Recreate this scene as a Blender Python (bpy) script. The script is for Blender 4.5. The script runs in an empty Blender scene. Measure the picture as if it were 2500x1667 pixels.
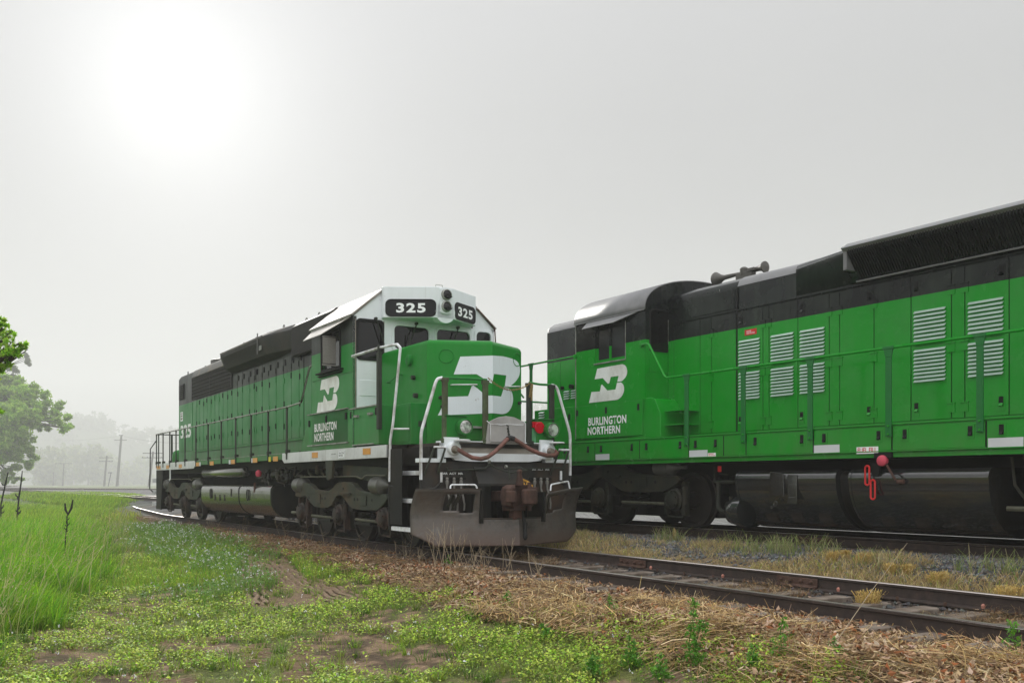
import bpy, bmesh, math, random
import numpy as np
from mathutils import Vector, Matrix
random.seed(7); RNG = np.random.default_rng(11)
sc = bpy.context.scene
# ---------------------------------------------------------------- camera
cam_d = bpy.data.cameras.new("camera"); cam = bpy.data.objects.new("camera", cam_d)
sc.collection.objects.link(cam); sc.camera = cam
cam.location = (0, 0, 1.145); cam.rotation_euler = (math.radians(90), 0, 0)
cam_d.sensor_width = 36; cam_d.lens = 2300 / 2500 * 36; cam_d.shift_y = .1382
cam_d.clip_start = .1; cam_d.clip_end = 3000
# ---------------------------------------------------------------- sky and sun
SUN_EL, SUN_AZ = math.radians(21.5), math.radians(-19.6)      # azimuth from +Y towards +X
SUN = Vector((math.sin(SUN_AZ) * math.cos(SUN_EL), math.cos(SUN_AZ) * math.cos(SUN_EL), math.sin(SUN_EL)))
w = bpy.data.worlds.new("World"); sc.world = w; w.use_nodes = True
nt = w.node_tree; nt.nodes.clear()
def N(tree, t, **k):
    n = tree.nodes.new(t)
    for a, v in k.items(): setattr(n, a, v)
    return n
out = N(nt, "ShaderNodeOutputWorld"); bg = N(nt, "ShaderNodeBackground")
bg.inputs[1].default_value = 1.0
nt.links.new(bg.outputs[0], out.inputs[0])
def wmath(op, a, b=None, c=None):
    n = N(nt, "ShaderNodeMath", operation=op)
    for i, v in enumerate((a, b, c)):
        if v is None: continue
        if isinstance(v, (int, float)): n.inputs[i].default_value = v
        else: nt.links.new(v, n.inputs[i])
    return n.outputs[0]
tc = N(nt, "ShaderNodeTexCoord"); sep = N(nt, "ShaderNodeSeparateXYZ")
nrm = N(nt, "ShaderNodeVectorMath", operation='NORMALIZE')
nt.links.new(tc.outputs['Generated'], nrm.inputs[0]); nt.links.new(nrm.outputs[0], sep.inputs[0])
dot = N(nt, "ShaderNodeVectorMath", operation='DOT_PRODUCT'); nt.links.new(nrm.outputs[0], dot.inputs[0]); dot.inputs[1].default_value = SUN
ang = wmath('ARCCOSINE', wmath('MINIMUM', dot.outputs['Value'], .99999))
def gauss(sig, amp):
    q = wmath('DIVIDE', ang, sig); return wmath('MULTIPLY', wmath('EXPONENT', wmath('MULTIPLY', wmath('MULTIPLY', q, q), -.5)), amp)
glow = wmath('ADD', wmath('ADD', gauss(.05, .18), gauss(.095, .24)), gauss(.24, .11))
grad = N(nt, "ShaderNodeValToRGB")
cr = grad.color_ramp; cr.elements[0].position = 0; cr.elements[0].color = (.37, .372, .385, 1)
cr.elements[1].position = 1; cr.elements[1].color = (1.7, 1.72, 1.77, 1)  # zenith raised above the visible sky as added fill for the loco sides
for p, v in ((.14, .41), (.27, .40), (.36, .44), (.45, .52), (.62, 1.2)):
    e = cr.elements.new(p); e.color = (v, v * 1.005, v * 1.04, 1)
nt.links.new(wmath('MAXIMUM', sep.outputs[2], 0), grad.inputs[0])
# added fill light: sky behind the camera made brighter than the visible fog
back = wmath('MULTIPLY', wmath('MAXIMUM', wmath('MULTIPLY', sep.outputs[1], -1), 0), 1.0)
nz = N(nt, "ShaderNodeTexNoise"); nz.inputs['Scale'].default_value = 1.3; nz.inputs['Detail'].default_value = 3
nt.links.new(nrm.outputs[0], nz.inputs['Vector'])
cl = wmath('MULTIPLY', wmath('SUBTRACT', nz.outputs[0], .5), .16)
sky = N(nt, "ShaderNodeTexSky"); sky.sky_type = 'NISHITA'; sky.sun_disc = False
sky.sun_elevation = SUN_EL; sky.sun_rotation = SUN_AZ; sky.dust_density = 4
skh = N(nt, "ShaderNodeHueSaturation"); skh.inputs['Saturation'].default_value = .1; skh.inputs['Value'].default_value = .003
nt.links.new(sky.outputs[0], skh.inputs['Color'])
tot = wmath('ADD', wmath('ADD', glow, back), cl)
add = N(nt, "ShaderNodeMix", data_type='RGBA', blend_type='ADD'); add.inputs[0].default_value = 1
cmb = N(nt, "ShaderNodeCombineColor"); 
for i, s in enumerate((1.0, 1.0, .985)): nt.links.new(wmath('MULTIPLY', tot, s), cmb.inputs[i])
nt.links.new(grad.outputs[0], add.inputs[6]); nt.links.new(cmb.outputs[0], add.inputs[7])
add2 = N(nt, "ShaderNodeMix", data_type='RGBA', blend_type='ADD'); add2.inputs[0].default_value = 1
nt.links.new(add.outputs[2], add2.inputs[6]); nt.links.new(skh.outputs[0], add2.inputs[7])
nt.links.new(add2.outputs[2], bg.inputs[0])
sun_d = bpy.data.lights.new("sun", 'SUN'); sun_d.energy = 3.3; sun_d.angle = math.radians(12); sun_d.color = (1, .97, .9)
sun = bpy.data.objects.new("sun", sun_d); sc.collection.objects.link(sun)
sun.rotation_euler = SUN.to_track_quat('Z', 'Y').to_euler()
sc.view_settings.view_transform = 'Standard'; sc.view_settings.look = 'None'
sc.view_settings.exposure = -.12; sc.view_settings.gamma = 1
sc.render.engine = 'CYCLES'
sc.cycles.max_bounces = 8; sc.cycles.volume_bounces = 2; sc.cycles.transparent_max_bounces = 12
sc.cycles.volume_max_steps = 64
# ---------------------------------------------------------------- helpers
def tag(o, label=None, cat=None, group=None, kind=None):
    if label: o['label'] = label
    if cat: o['category'] = cat
    if group: o['group'] = group
    if kind: o['kind'] = kind
    return o
def empty(name, loc=(0, 0, 0), rz=0.):
    o = bpy.data.objects.new(name, None); sc.collection.objects.link(o)
    o.location = loc; o.rotation_euler = (0, 0, rz); o.empty_display_size = .3; return o
class MB:
    def __init__(s): s.v = []; s.f = []
    def add(s, vs, fs):
        n = len(s.v); s.v += [tuple(map(float, p)) for p in vs]; s.f += [tuple(n + i for i in q) for q in fs]; return s
    def box(s, x0, x1, y0, y1, z0, z1):
        x0, x1 = sorted((x0, x1)); y0, y1 = sorted((y0, y1)); z0, z1 = sorted((z0, z1))
        return s.add([(x0,y0,z0),(x1,y0,z0),(x1,y1,z0),(x0,y1,z0),(x0,y0,z1),(x1,y0,z1),(x1,y1,z1),(x0,y1,z1)],
                     [(0,3,2,1),(4,5,6,7),(0,1,5,4),(1,2,6,5),(2,3,7,6),(3,0,4,7)])
    def prism(s, pts, axis, c0, c1):
        """polygon pts (2-D) extruded along axis 'x','y','z' between c0 and c1"""
        def P(p, c):
            return (c, p[0], p[1]) if axis == 'x' else (p[0], c, p[1]) if axis == 'y' else (p[0], p[1], c)
        n = len(pts); ar = sum(pts[i][0]*pts[(i+1)%n][1]-pts[(i+1)%n][0]*pts[i][1] for i in range(n))
        if c0 > c1: c0, c1 = c1, c0
        if (ar < 0) != (axis == 'y'): pts = pts[::-1]
        vs = [P(p, c0) for p in pts] + [P(p, c1) for p in pts]
        fs = [tuple(range(n))[::-1], tuple(range(n, 2*n))] + [(i, (i+1)%n, n+(i+1)%n, n+i) for i in range(n)]
        return s.add(vs, fs)
    def loft(s, rings, close=True, caps=True):
        n = len(rings[0]); vs = [p for r in rings for p in r]; fs = []
        for k in range(len(rings)-1):
            for i in range(n if close else n-1):
                j = (i+1) % n; fs.append((k*n+i, k*n+j, (k+1)*n+j, (k+1)*n+i))
        if caps and close: fs += [tuple(range(n))[::-1], tuple((len(rings)-1)*n+i for i in range(n))]
        return s.add(vs, fs)
    def tube(s, path, r, seg=8, flat=None):
        path = [Vector(p) for p in path]; rings = []
        rs = r if isinstance(r, (list, tuple)) else [r]*len(path)
        up = None
        for i, p in enumerate(path):
            d = (path[min(i+1, len(path)-1)] - path[max(i-1, 0)]).normalized()
            if up is None:
                up = Vector((0,0,1)) if abs(d.z) < .9 else Vector((0,1,0))
            a = d.cross(up).normalized(); b = a.cross(d).normalized(); up = b
            rings.append([tuple(p + a*math.cos(t)*rs[i] + b*math.sin(t)*rs[i]*(flat or 1)) for t in [2*math.pi*k/seg for k in range(seg)]])
        return s.loft(rings)
    def cyl(s, c, axis, r, h0, h1, seg=20, r2=None):
        r2 = r if r2 is None else r2; rings = []
        for hh, rr in ((h0, r), (h1, r2)):
            ring = []
            for k in range(seg):
                t = 2*math.pi*k/seg; u, v = rr*math.cos(t), rr*math.sin(t)
                ring.append({'x': (c[0]+hh, c[1]+u, c[2]+v), 'y': (c[0]+v, c[1]+hh, c[2]+u), 'z': (c[0]+u, c[1]+v, c[2]+hh)}[axis])
            rings.append(ring)
        return s.loft(rings)
    def lathe(s, c, axis, prof, seg=20):
        """prof: list of (h, r) along axis"""
        rings = []
        for hh, rr in prof:
            rings.append([{'x': (c[0]+hh, c[1]+rr*math.cos(t), c[2]+rr*math.sin(t)), 'y': (c[0]+rr*math.sin(t), c[1]+hh, c[2]+rr*math.cos(t)),
                           'z': (c[0]+rr*math.cos(t), c[1]+rr*math.sin(t), c[2]+hh)}[axis] for t in [2*math.pi*k/seg for k in range(seg)]])
        return s.loft(rings)
    def build(s, name, m, parent=None, smooth=False, bevel=0, seg=2, thick=0):
        me = bpy.data.meshes.new(name); me.from_pydata(s.v, [], s.f); me.update()
        if thick == 0 or True:
            bm = bmesh.new(); bm.from_mesh(me); bmesh.ops.recalc_face_normals(bm, faces=bm.faces); bm.to_mesh(me); bm.free()
        if m: me.materials.append(m)
        o = bpy.data.objects.new(name, me); sc.collection.objects.link(o)
        if parent: o.parent = parent
        if smooth:
            me.shade_smooth()
            me.set_sharp_from_angle(angle=math.radians(38))
        if thick:
            md = o.modifiers.new("s", 'SOLIDIFY'); md.thickness = thick; md.offset = 0
        if bevel:
            md = o.modifiers.new("b", 'BEVEL'); md.width = bevel; md.segments = seg; md.limit_method = 'ANGLE'; md.angle_limit = math.radians(35)
            md.harden_normals = True; me.shade_smooth()
        return o
def arc(path, rad=.06, n=4):
    """round the corners of a polyline"""
    P = [Vector(p) for p in path]; o = [P[0]]
    for i in range(1, len(P)-1):
        a = P[i] + (P[i-1]-P[i]).normalized()*min(rad, (P[i-1]-P[i]).length*.45); b = P[i] + (P[i+1]-P[i]).normalized()*min(rad, (P[i+1]-P[i]).length*.45)
        for k in range(n+1):
            t = k/n; o.append(a*(1-t)**2 + P[i]*2*t*(1-t) + b*t*t)
    return o + [P[-1]]
# ---------------------------------------------------------------- materials
class T:
    def __init__(s, name):
        s.m = bpy.data.materials.new(name); s.m.use_nodes = True; s.t = s.m.node_tree; s.b = s.t.nodes["Principled BSDF"]
        s.tc = s.t.nodes.new("ShaderNodeTexCoord")
    def L(s, a, b): s.t.links.new(a, b)
    def math(s, op, a, b=None, c=None, clamp=False):
        n = N(s.t, "ShaderNodeMath", operation=op); n.use_clamp = clamp
        for i, v in enumerate((a, b, c)):
            if v is None: continue
            if isinstance(v, (int, float)): n.inputs[i].default_value = v
            else: s.L(v, n.inputs[i])
        return n.outputs[0]
    def noise(s, scale, detail=4, rough=.55, stretch=None, src='Object'):
        n = N(s.t, "ShaderNodeTexNoise"); n.inputs['Scale'].default_value = scale; n.inputs['Detail'].default_value = detail; n.inputs['Roughness'].default_value = rough
        v = s.tc.outputs[src]
        if stretch:
            mp = N(s.t, "ShaderNodeMapping"); mp.inputs['Scale'].default_value = stretch; s.L(v, mp.inputs[0]); v = mp.outputs[0]
        s.L(v, n.inputs['Vector']); return n.outputs[0]
    def ramp(s, f, stops):
        n = N(s.t, "ShaderNodeValToRGB"); c = n.color_ramp
        c.elements[0].position, c.elements[0].color = stops[0][0], tuple(stops[0][1]) + (1,)
        c.elements[1].position, c.elements[1].color = stops[-1][0], tuple(stops[-1][1]) + (1,)
        for p, v in stops[1:-1]: c.elements.new(p).color = tuple(v) + (1,)
        s.L(f, n.inputs[0]); return n.outputs[0]
    def mix(s, f, a, b, blend='MIX'):
        n = N(s.t, "ShaderNodeMix", data_type='RGBA', blend_type=blend)
        for i, v in ((0, f), (6, a), (7, b)):
            if isinstance(v, (int, float)): n.inputs[i].default_value = v
            elif isinstance(v, tuple): n.inputs[i].default_value = v + (1,)
            else: s.L(v, n.inputs[i])
        return n.outputs[2]
    def sepz(s, src='Object'):
        n = N(s.t, "ShaderNodeSeparateXYZ"); s.L(s.tc.outputs[src], n.inputs[0]); return n.outputs
    def bump(s, h, strength=.2, dist=.02):
        n = N(s.t, "ShaderNodeBump"); n.inputs['Strength'].default_value = strength; n.inputs['Distance'].default_value = dist
        s.L(h, n.inputs['Height']); s.L(n.outputs[0], s.b.inputs['Normal'])
    def col(s, c):
        if isinstance(c, tuple): s.b.inputs['Base Color'].default_value = c + (1,)
        else: s.L(c, s.b.inputs['Base Color'])
    def rough(s, v):
        if isinstance(v, (int, float)): s.b.inputs['Roughness'].default_value = v
        else: s.L(v, s.b.inputs['Roughness'])
def plain(name, c, rough=.6, metal=0, var=.25, nscale=6, dirt=None, bump=0, stretch=None):
    m = T(name); m.b.inputs['Specular IOR Level'].default_value = .3; n = m.noise(nscale, 5, .6, stretch)
    k = m.ramp(n, [(.25, tuple(x*(1-var) for x in c)), (.75, tuple(min(1, x*(1+var)) for x in c))])
    if dirt:
        n2 = m.noise(nscale*.45, 6, .65, (1, 1, .6)); f = m.ramp(n2, [(.45, (0,)*3), (.68, (1,)*3)])
        k = m.mix(f, k, dirt)
    m.col(k); m.rough(m.math('MULTIPLY_ADD', n, .25, rough-.12)); m.b.inputs['Metallic'].default_value = metal
    if bump: m.bump(m.noise(nscale*8, 4), bump, .01)
    return m.m
def paint(name, low, high=None, split=0, rough=.38, fade_sheen=.15, streak=.25, dirtc=(.10,.085,.05), dirtz=None, coat=0, wob=.12, blotch=.12, rust=0):
    """railway enamel: two colours split at a height, weather streaks, pale blotches (faded paint; painted reflections on loco 2), grime low down"""
    m = T(name); z = m.sepz()[2]
    c = low
    if high is not None:
        jag = m.math('ADD', z, m.math('MULTIPLY', m.math('SUBTRACT', m.noise(30, 2), .5), .004))
        f = m.math('GREATER_THAN', jag, split); c = m.mix(f, low, high)
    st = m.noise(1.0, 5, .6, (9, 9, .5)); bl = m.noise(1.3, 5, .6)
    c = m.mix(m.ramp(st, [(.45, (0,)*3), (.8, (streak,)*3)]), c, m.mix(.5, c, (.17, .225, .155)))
    c = m.mix(m.ramp(bl, [(.4, (0,)*3), (.8, (fade_sheen,)*3)]), c, m.mix(.5, c, (.22, .31, .22)))
    c = m.mix(m.ramp(m.noise(3.1, 6, .65), [(.5, (0,)*3), (.75, (blotch,)*3)]), c, (.03, .035, .02))
    fine = m.noise(60, 3, .7); c = m.mix(.12, c, m.ramp(fine, [(.3, (.0,)*3), (.7, (.5, .5, .5))]), 'OVERLAY')
    if dirtz:
        z0, z1, am = dirtz
        dz = m.math('DIVIDE', m.math('SUBTRACT', z1, z), z1-z0, clamp=True)
        dz = m.math('MULTIPLY', m.math('MULTIPLY', dz, am), m.ramp(m.noise(2.2, 6, .7, (1,1,.5)), [(.35, (.1,)*3), (.65, (1,)*3)]), clamp=True)
        c = m.mix(dz, c, dirtc)
    if rust:
        r1 = m.ramp(m.noise(4.5, 8, .75), [(.64, (0,)*3), (.70, (rust,)*3)]); c = m.mix(r1, c, (.16, .06, .02))
        r2 = m.ramp(m.noise(1.7, 3, .5, (14, 14, .35)), [(.66, (0,)*3), (.76, (rust*.5,)*3)]); c = m.mix(r2, c, (.22, .12, .03))
    m.col(c); m.rough(m.math('MULTIPLY_ADD', m.noise(2.5, 4), .3, rough-.15, clamp=True))
    m.b.inputs['Specular IOR Level'].default_value = .16; m.b.inputs['Coat Weight'].default_value = coat; m.b.inputs['Coat Roughness'].default_value = .12
    m.bump(m.math('ADD', m.math('MULTIPLY', m.noise(1.6, 2), 1.0), m.math('MULTIPLY', fine, .012)), wob, .05)
    return m.m
G1 = (.022, .235, .048); BK = (.020, .021, .022); WH = (.62, .66, .68); G2 = (.006, .33, .020)
M = {}
M['hood1'] = paint('weathered_green_black', (.022, .215, .045), (.020, .020, .019), 3.735, .42, .32, .42, dirtz=(1.8, 2.5, .7), rust=.15)
M['cab1'] = paint('cab_green_black', (.014, .225, .033), (.018, .019, .019), 3.735, .40, .25, .35, dirtz=(1.8, 2.3, .5), rust=.15)
M['nose1'] = paint('nose_green', (.003, .215, .014), None, 0, .36, .10, .16, dirtz=(1.8, 2.6, .3), rust=.1)
M['green1'] = paint('green_enamel', (.009, .205, .026), None, 0, .42, .2, .3, dirtz=(1.8, 2.4, .45), rust=.2)
M['white1'] = paint('white_enamel', (.80, .84, .86), None, 0, .4, 0, .12, dirtc=(.2,.17,.12), blotch=.06, rust=.45)
M['sillw'] = paint('dirty_white_sill', (.72, .74, .73), None, 0, .5, 0, .3, dirtz=(1.5, 1.9, .45), blotch=.15, rust=.5)
M['roofw'] = plain('chalky_roof', (.27, .255, .235), .6, 0, .25, 3, (.16, .12, .08))
M['black1'] = plain('sooty_black', (.018, .018, .017), .6, 0, .4, 4, (.04, .034, .027), .1)
M['grill'] = plain('grille_black', (.04, .038, .035), .6, 0, .3, 8)
M['roofk'] = plain('sooty_roof', (.10, .098, .092), .5, 0, .4, 5, (.16, .14, .11))
M['under'] = plain('underframe_black', (.009, .009, .008), .7, 0, .5, 3, (.022, .018, .013), .15)
M['truckg'] = plain('truck_grey_green', (.040, .047, .033), .75, 0, .4, 3, (.075, .05, .028), .3)
M['truckk'] = plain('truck_black', (.018, .020, .014), .6, 0, .5, 4, (.045, .036, .022), .3)
M['rust'] = plain('rusty_iron', (.085, .045, .034), .8, 0, .5, 9, (.05, .03, .025), .4)
M['rustb'] = plain('brown_rust_plate', (.085, .058, .046), .6, .1, .4, 4, (.035, .034, .034), .15)
M['plowm'] = None
M['tank1'] = plain('dull_steel_tank', (.065, .068, .055), .30, .5, .25, 4, (.06, .055, .04), 0, (1, 1, .5))
M['tank2'] = plain('black_gloss_tank', (.022, .024, .024), .26, 0, .4, 3, (.028, .026, .02), 0)
M['steel'] = plain('brushed_steel', (.38, .38, .36), .35, .7, .2, 6)
M['railtop'] = plain('worn_rail_head', (.55, .52, .5), .28, .8, .2, 5)
M['brown_rail'] = plain('rusty_rail', (.095, .058, .042), .75, 0, .35, 7, (.14, .075, .05), .2)
M['wire'] = plain('grey_wire', (.25, .25, .24), .6)
M['olive'] = plain('olive_handrail', (.07, .10, .045), .55, 0, .4, 8, (.06, .04, .025))
M['whiter'] = plain('white_handrail', (.80, .82, .84), .4, 0, .1, 10, (.35, .33, .30))
M['silver'] = plain('silver_rail', (.33, .34, .31), .5, .2, .25, 12, (.12, .12, .08))
M['darkr'] = plain('dark_stanchion', (.03, .035, .025), .6, 0, .3, 8)
M['grayp'] = plain('grey_tread_plate', (.38, .37, .36), .6, 0, .2, 3, (.25, .23, .20), .1)
M['greyd'] = plain('dirty_grey_plate', (.26, .235, .20), .65, 0, .3, 3, (.14, .11, .08), .1)
M['greyk'] = plain('dark_grey_plate', (.028, .027, .025), .6, 0, .5, 3, (.07, .045, .03), .2)
M['black'] = plain('matt_black', (.004, .004, .004), .7)
M['blackg'] = plain('number_glass', (.004, .004, .005), .5)
M['letter'] = plain('white_lettering', (.88, .90, .90), .45, 0, .05, 8)
M['logo1'] = plain('white_logo', (.84, .86, .83), .45, 0, .08, 5, (.58, .58, .52))
M['logof'] = paint('white_nose_logo', (.78, .84, .87), None, 0, .4, 0, .10, blotch=.05, rust=.7)
M['orange'] = plain('amber_reflector', (.62, .27, .02), .35, 0, .1, 8)
M['yellow'] = plain('yellow_patch', (.62, .55, .03), .5)
M['red'] = plain('red_lens', (.50, .006, .02), .25)
M['redp'] = plain('red_paint', (.62, .03, .03), .4)
M['pink'] = plain('faded_red_cap', (.55, .07, .11), .5)
M['hose'] = plain('brown_cable', (.19, .085, .068), .6, 0, .3, 10, (.10, .06, .045), .2)
M['chain'] = plain('rusty_chain', (.28, .20, .08), .5, .4)
M['rubber'] = plain('black_hose', (.02, .02, .02), .6)
M['white2'] = plain('reflective_white', (.62, .64, .66), .4, 0, .05, 5)
M['loco2'] = paint('fresh_green_black', (.002, .295, .012), (.003, .004, .005), 3.445, .24, .20, .12, coat=.2, wob=.3, blotch=.14, dirtz=(1.2, 2.1, .30))  # pale blotches paint in the soft reflections of glossy enamel
M['green2'] = paint('fresh_green', (.002, .295, .012), None, 0, .24, .18, .12, coat=.2, wob=.3, blotch=.14, dirtz=(1.1, 2.0, .35))  # same reflections painted as blotches paler than the green
M['black2'] = plain('gloss_black', (.005, .006, .006), .32, 0, .3, 4)
M['roof2'] = plain('grey_roof', (.20, .20, .205), .45, 0, .2, 3)
M['louv2'] = plain('green_louvre_lip', (.25, .42, .29), .3)
M['tie'] = plain('weathered_tie', (.12, .09, .068), .9, 0, .7, 5, (.24, .20, .165), .8, (1, 9, 1))
M['mirror'] = plain('mesh_deflector', (.22, .21, .19), .6, 0, .15, 40)
M['bark'] = plain('bark', (.07, .055, .04), .9, 0, .4, 8, None, .4)
M['pole'] = plain('pole_wood', (.06, .05, .045), .9, 0, .3, 6)
def glass(name, c, r=.05):
    m = T(name); m.col(c); m.rough(r); m.b.inputs['Specular IOR Level'].default_value = .35
    m.bump(m.noise(2.0, 2), .15, .02); return m.m
M['glass'] = glass('dark_window_glass', (.004, .004, .004)); M['glass2'] = glass('dirty_window_glass', (.02, .022, .022), .12)
for k_, r_ in (('tank2', .13), ('tank1', .25)):
    b_ = M[k_].node_tree.nodes['Principled BSDF']; l_ = b_.inputs['Roughness'].links[0]; M[k_].node_tree.links.remove(l_); b_.inputs['Roughness'].default_value = r_; b_.inputs['Specular IOR Level'].default_value = .9; b_.inputs['Coat Weight'].default_value = .5
m = T('lamp_glass'); m.col(m.ramp(m.noise(14, 2), [(.35, (.25,.26,.24)), (.6, (.95,.95,.93))])); m.b.inputs['Metallic'].default_value = .55; m.rough(.2); M['lens'] = m.m
m = T('plow_steel'); n1 = m.noise(2.2, 7, .68); n2 = m.noise(9, 5, .7)
c = m.ramp(n1, [(.3, (.05, .045, .04)), (.48, (.12, .108, .098)), (.60, (.14, .12, .105)), (.72, (.18, .19, .20))])
c = m.mix(m.ramp(n2, [(.5, (0,)*3), (.7, (.5,)*3)]), c, (.10, .07, .055)); z = m.sepz()[2]
c = m.mix(m.math('MULTIPLY', m.math('SUBTRACT', .42, z, clamp=True), 2.6, clamp=True), c, (.12, .075, .058))
m.col(c); m.rough(m.math('MULTIPLY_ADD', n2, .25, .38)); m.b.inputs['Metallic'].default_value = .4; m.bump(n2, .2, .01); M['plowm'] = m.m

def split_islands(o, maxn=100):
    """give every loose piece of a repeated part an object of its own"""
    me = o.data; bm = bmesh.new(); bm.from_mesh(me); bm.verts.ensure_lookup_table(); seen = {}; isl = []
    for v in bm.verts:
        if v.index in seen: continue
        st = [v]; seen[v.index] = len(isl); cur = []
        while st:
            u = st.pop(); cur.append(u.index)
            for e in u.link_edges:
                q = e.other_vert(u)
                if q.index not in seen: seen[q.index] = len(isl); st.append(q)
        isl.append(cur)
    bm.free()
    if len(isl) < 2 or len(isl) > maxn: return
    vs = [v.co[:] for v in me.vertices]; fs = [tuple(p.vertices) for p in me.polygons]; sm = bool(me.polygons[0].use_smooth)
    grp = [[] for _ in isl]
    for f in fs: grp[seen[f[0]]].append(f)
    nm = o.name.split('.')[0]
    for k, (iv, gf) in enumerate(zip(isl, grp)):
        mp = {a: b for b, a in enumerate(iv)}; m2 = bpy.data.meshes.new(nm)
        m2.from_pydata([vs[i] for i in iv], [], [tuple(mp[i] for i in f) for f in gf]); m2.materials.append(me.materials[0])
        if sm: m2.shade_smooth(); m2.set_sharp_from_angle(angle=math.radians(38))
        if k == 0: o.data = m2
        else:
            c = o.copy(); c.data = m2; sc.collection.objects.link(c); c.parent = o.parent
def text(parent, s, mat, rect, plane, at, name='lettering', bold=.02, spacing=1.0):
    """rect = (x0, x1, z0, z1) in the face; plane 'side' faces -y at y=at, 'front' faces +x at x=at, or a function x,z -> point"""
    cu = bpy.data.curves.new("t", 'FONT'); cu.body = s; cu.size = 1; cu.offset = bold; cu.extrude = 0; cu.space_character = spacing; cu.resolution_u = 3
    cu.fill_mode = 'FRONT'
    to = bpy.data.objects.new("t", cu); sc.collection.objects.link(to)
    bpy.context.view_layer.update()
    dg = bpy.context.evaluated_depsgraph_get(); me = bpy.data.meshes.new_from_object(to.evaluated_get(dg))
    bpy.data.objects.remove(to); 
    co = np.array([v.co[:] for v in me.vertices]); lo, hi = co.min(0), co.max(0)
    x = (co[:,0]-lo[0])/(hi[0]-lo[0])*(rect[1]-rect[0])+rect[0]; z = (co[:,1]-lo[1])/(hi[1]-lo[1])*(rect[3]-rect[2])+rect[2]
    for i, v in enumerate(me.vertices):
        v.co = (x[i], at, z[i]) if plane == 'side' else (at, x[i], z[i]) if plane == 'front' else plane(x[i], z[i])
    me.materials.clear(); me.materials.append(mat); me.name = name
    o = bpy.data.objects.new(name, me); sc.collection.objects.link(o); o.parent = parent
    return o
def decal(parent, polys, mat, fn, name, cut=None, rd=0):
    """flat painted shape; polys = lists of (u, v); fn maps (u, v) to a point; cut: u value at which the face folds"""
    bm = bmesh.new()
    for p in polys:
        vs = [bm.verts.new((u, v, 0)) for u, v in p]; bm.faces.new(vs)
    bmesh.ops.triangulate(bm, faces=bm.faces)
    if cut is not None:
        bmesh.ops.bisect_plane(bm, geom=bm.verts[:]+bm.edges[:]+bm.faces[:], plane_co=(cut, 0, 0), plane_no=(1, 0, 0))
    for v in bm.verts: v.co = fn(v.co.x, v.co.y)
    me = bpy.data.meshes.new(name); bm.to_mesh(me); bm.free(); me.materials.append(mat)
    o = bpy.data.objects.new(name, me); sc.collection.objects.link(o); o.parent = parent; return o
def smoothpoly(p, idx, n=3):
    """Chaikin-round only the marked corners"""
    o = []
    for i, q in enumerate(p):
        if i in idx:
            a, b = p[i-1], p[(i+1) % len(p)]
            for k in range(n+1):
                t = k/n; A = ((a[0]+q[0])/2, (a[1]+q[1])/2); B = ((b[0]+q[0])/2, (b[1]+q[1])/2)
                o.append((A[0]*(1-t)**2+2*q[0]*t*(1-t)+B[0]*t*t, A[1]*(1-t)**2+2*q[1]*t*(1-t)+B[1]*t*t))
        else: o.append(q)
    return o
def latch(parent, a, y, z, mb, s=1):
    """recessed paddle latch: plate with a dark slot"""
    mb.box(a-.05*s, a+.05*s, y-.012, y, z-.085*s, z+.085*s)
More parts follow.
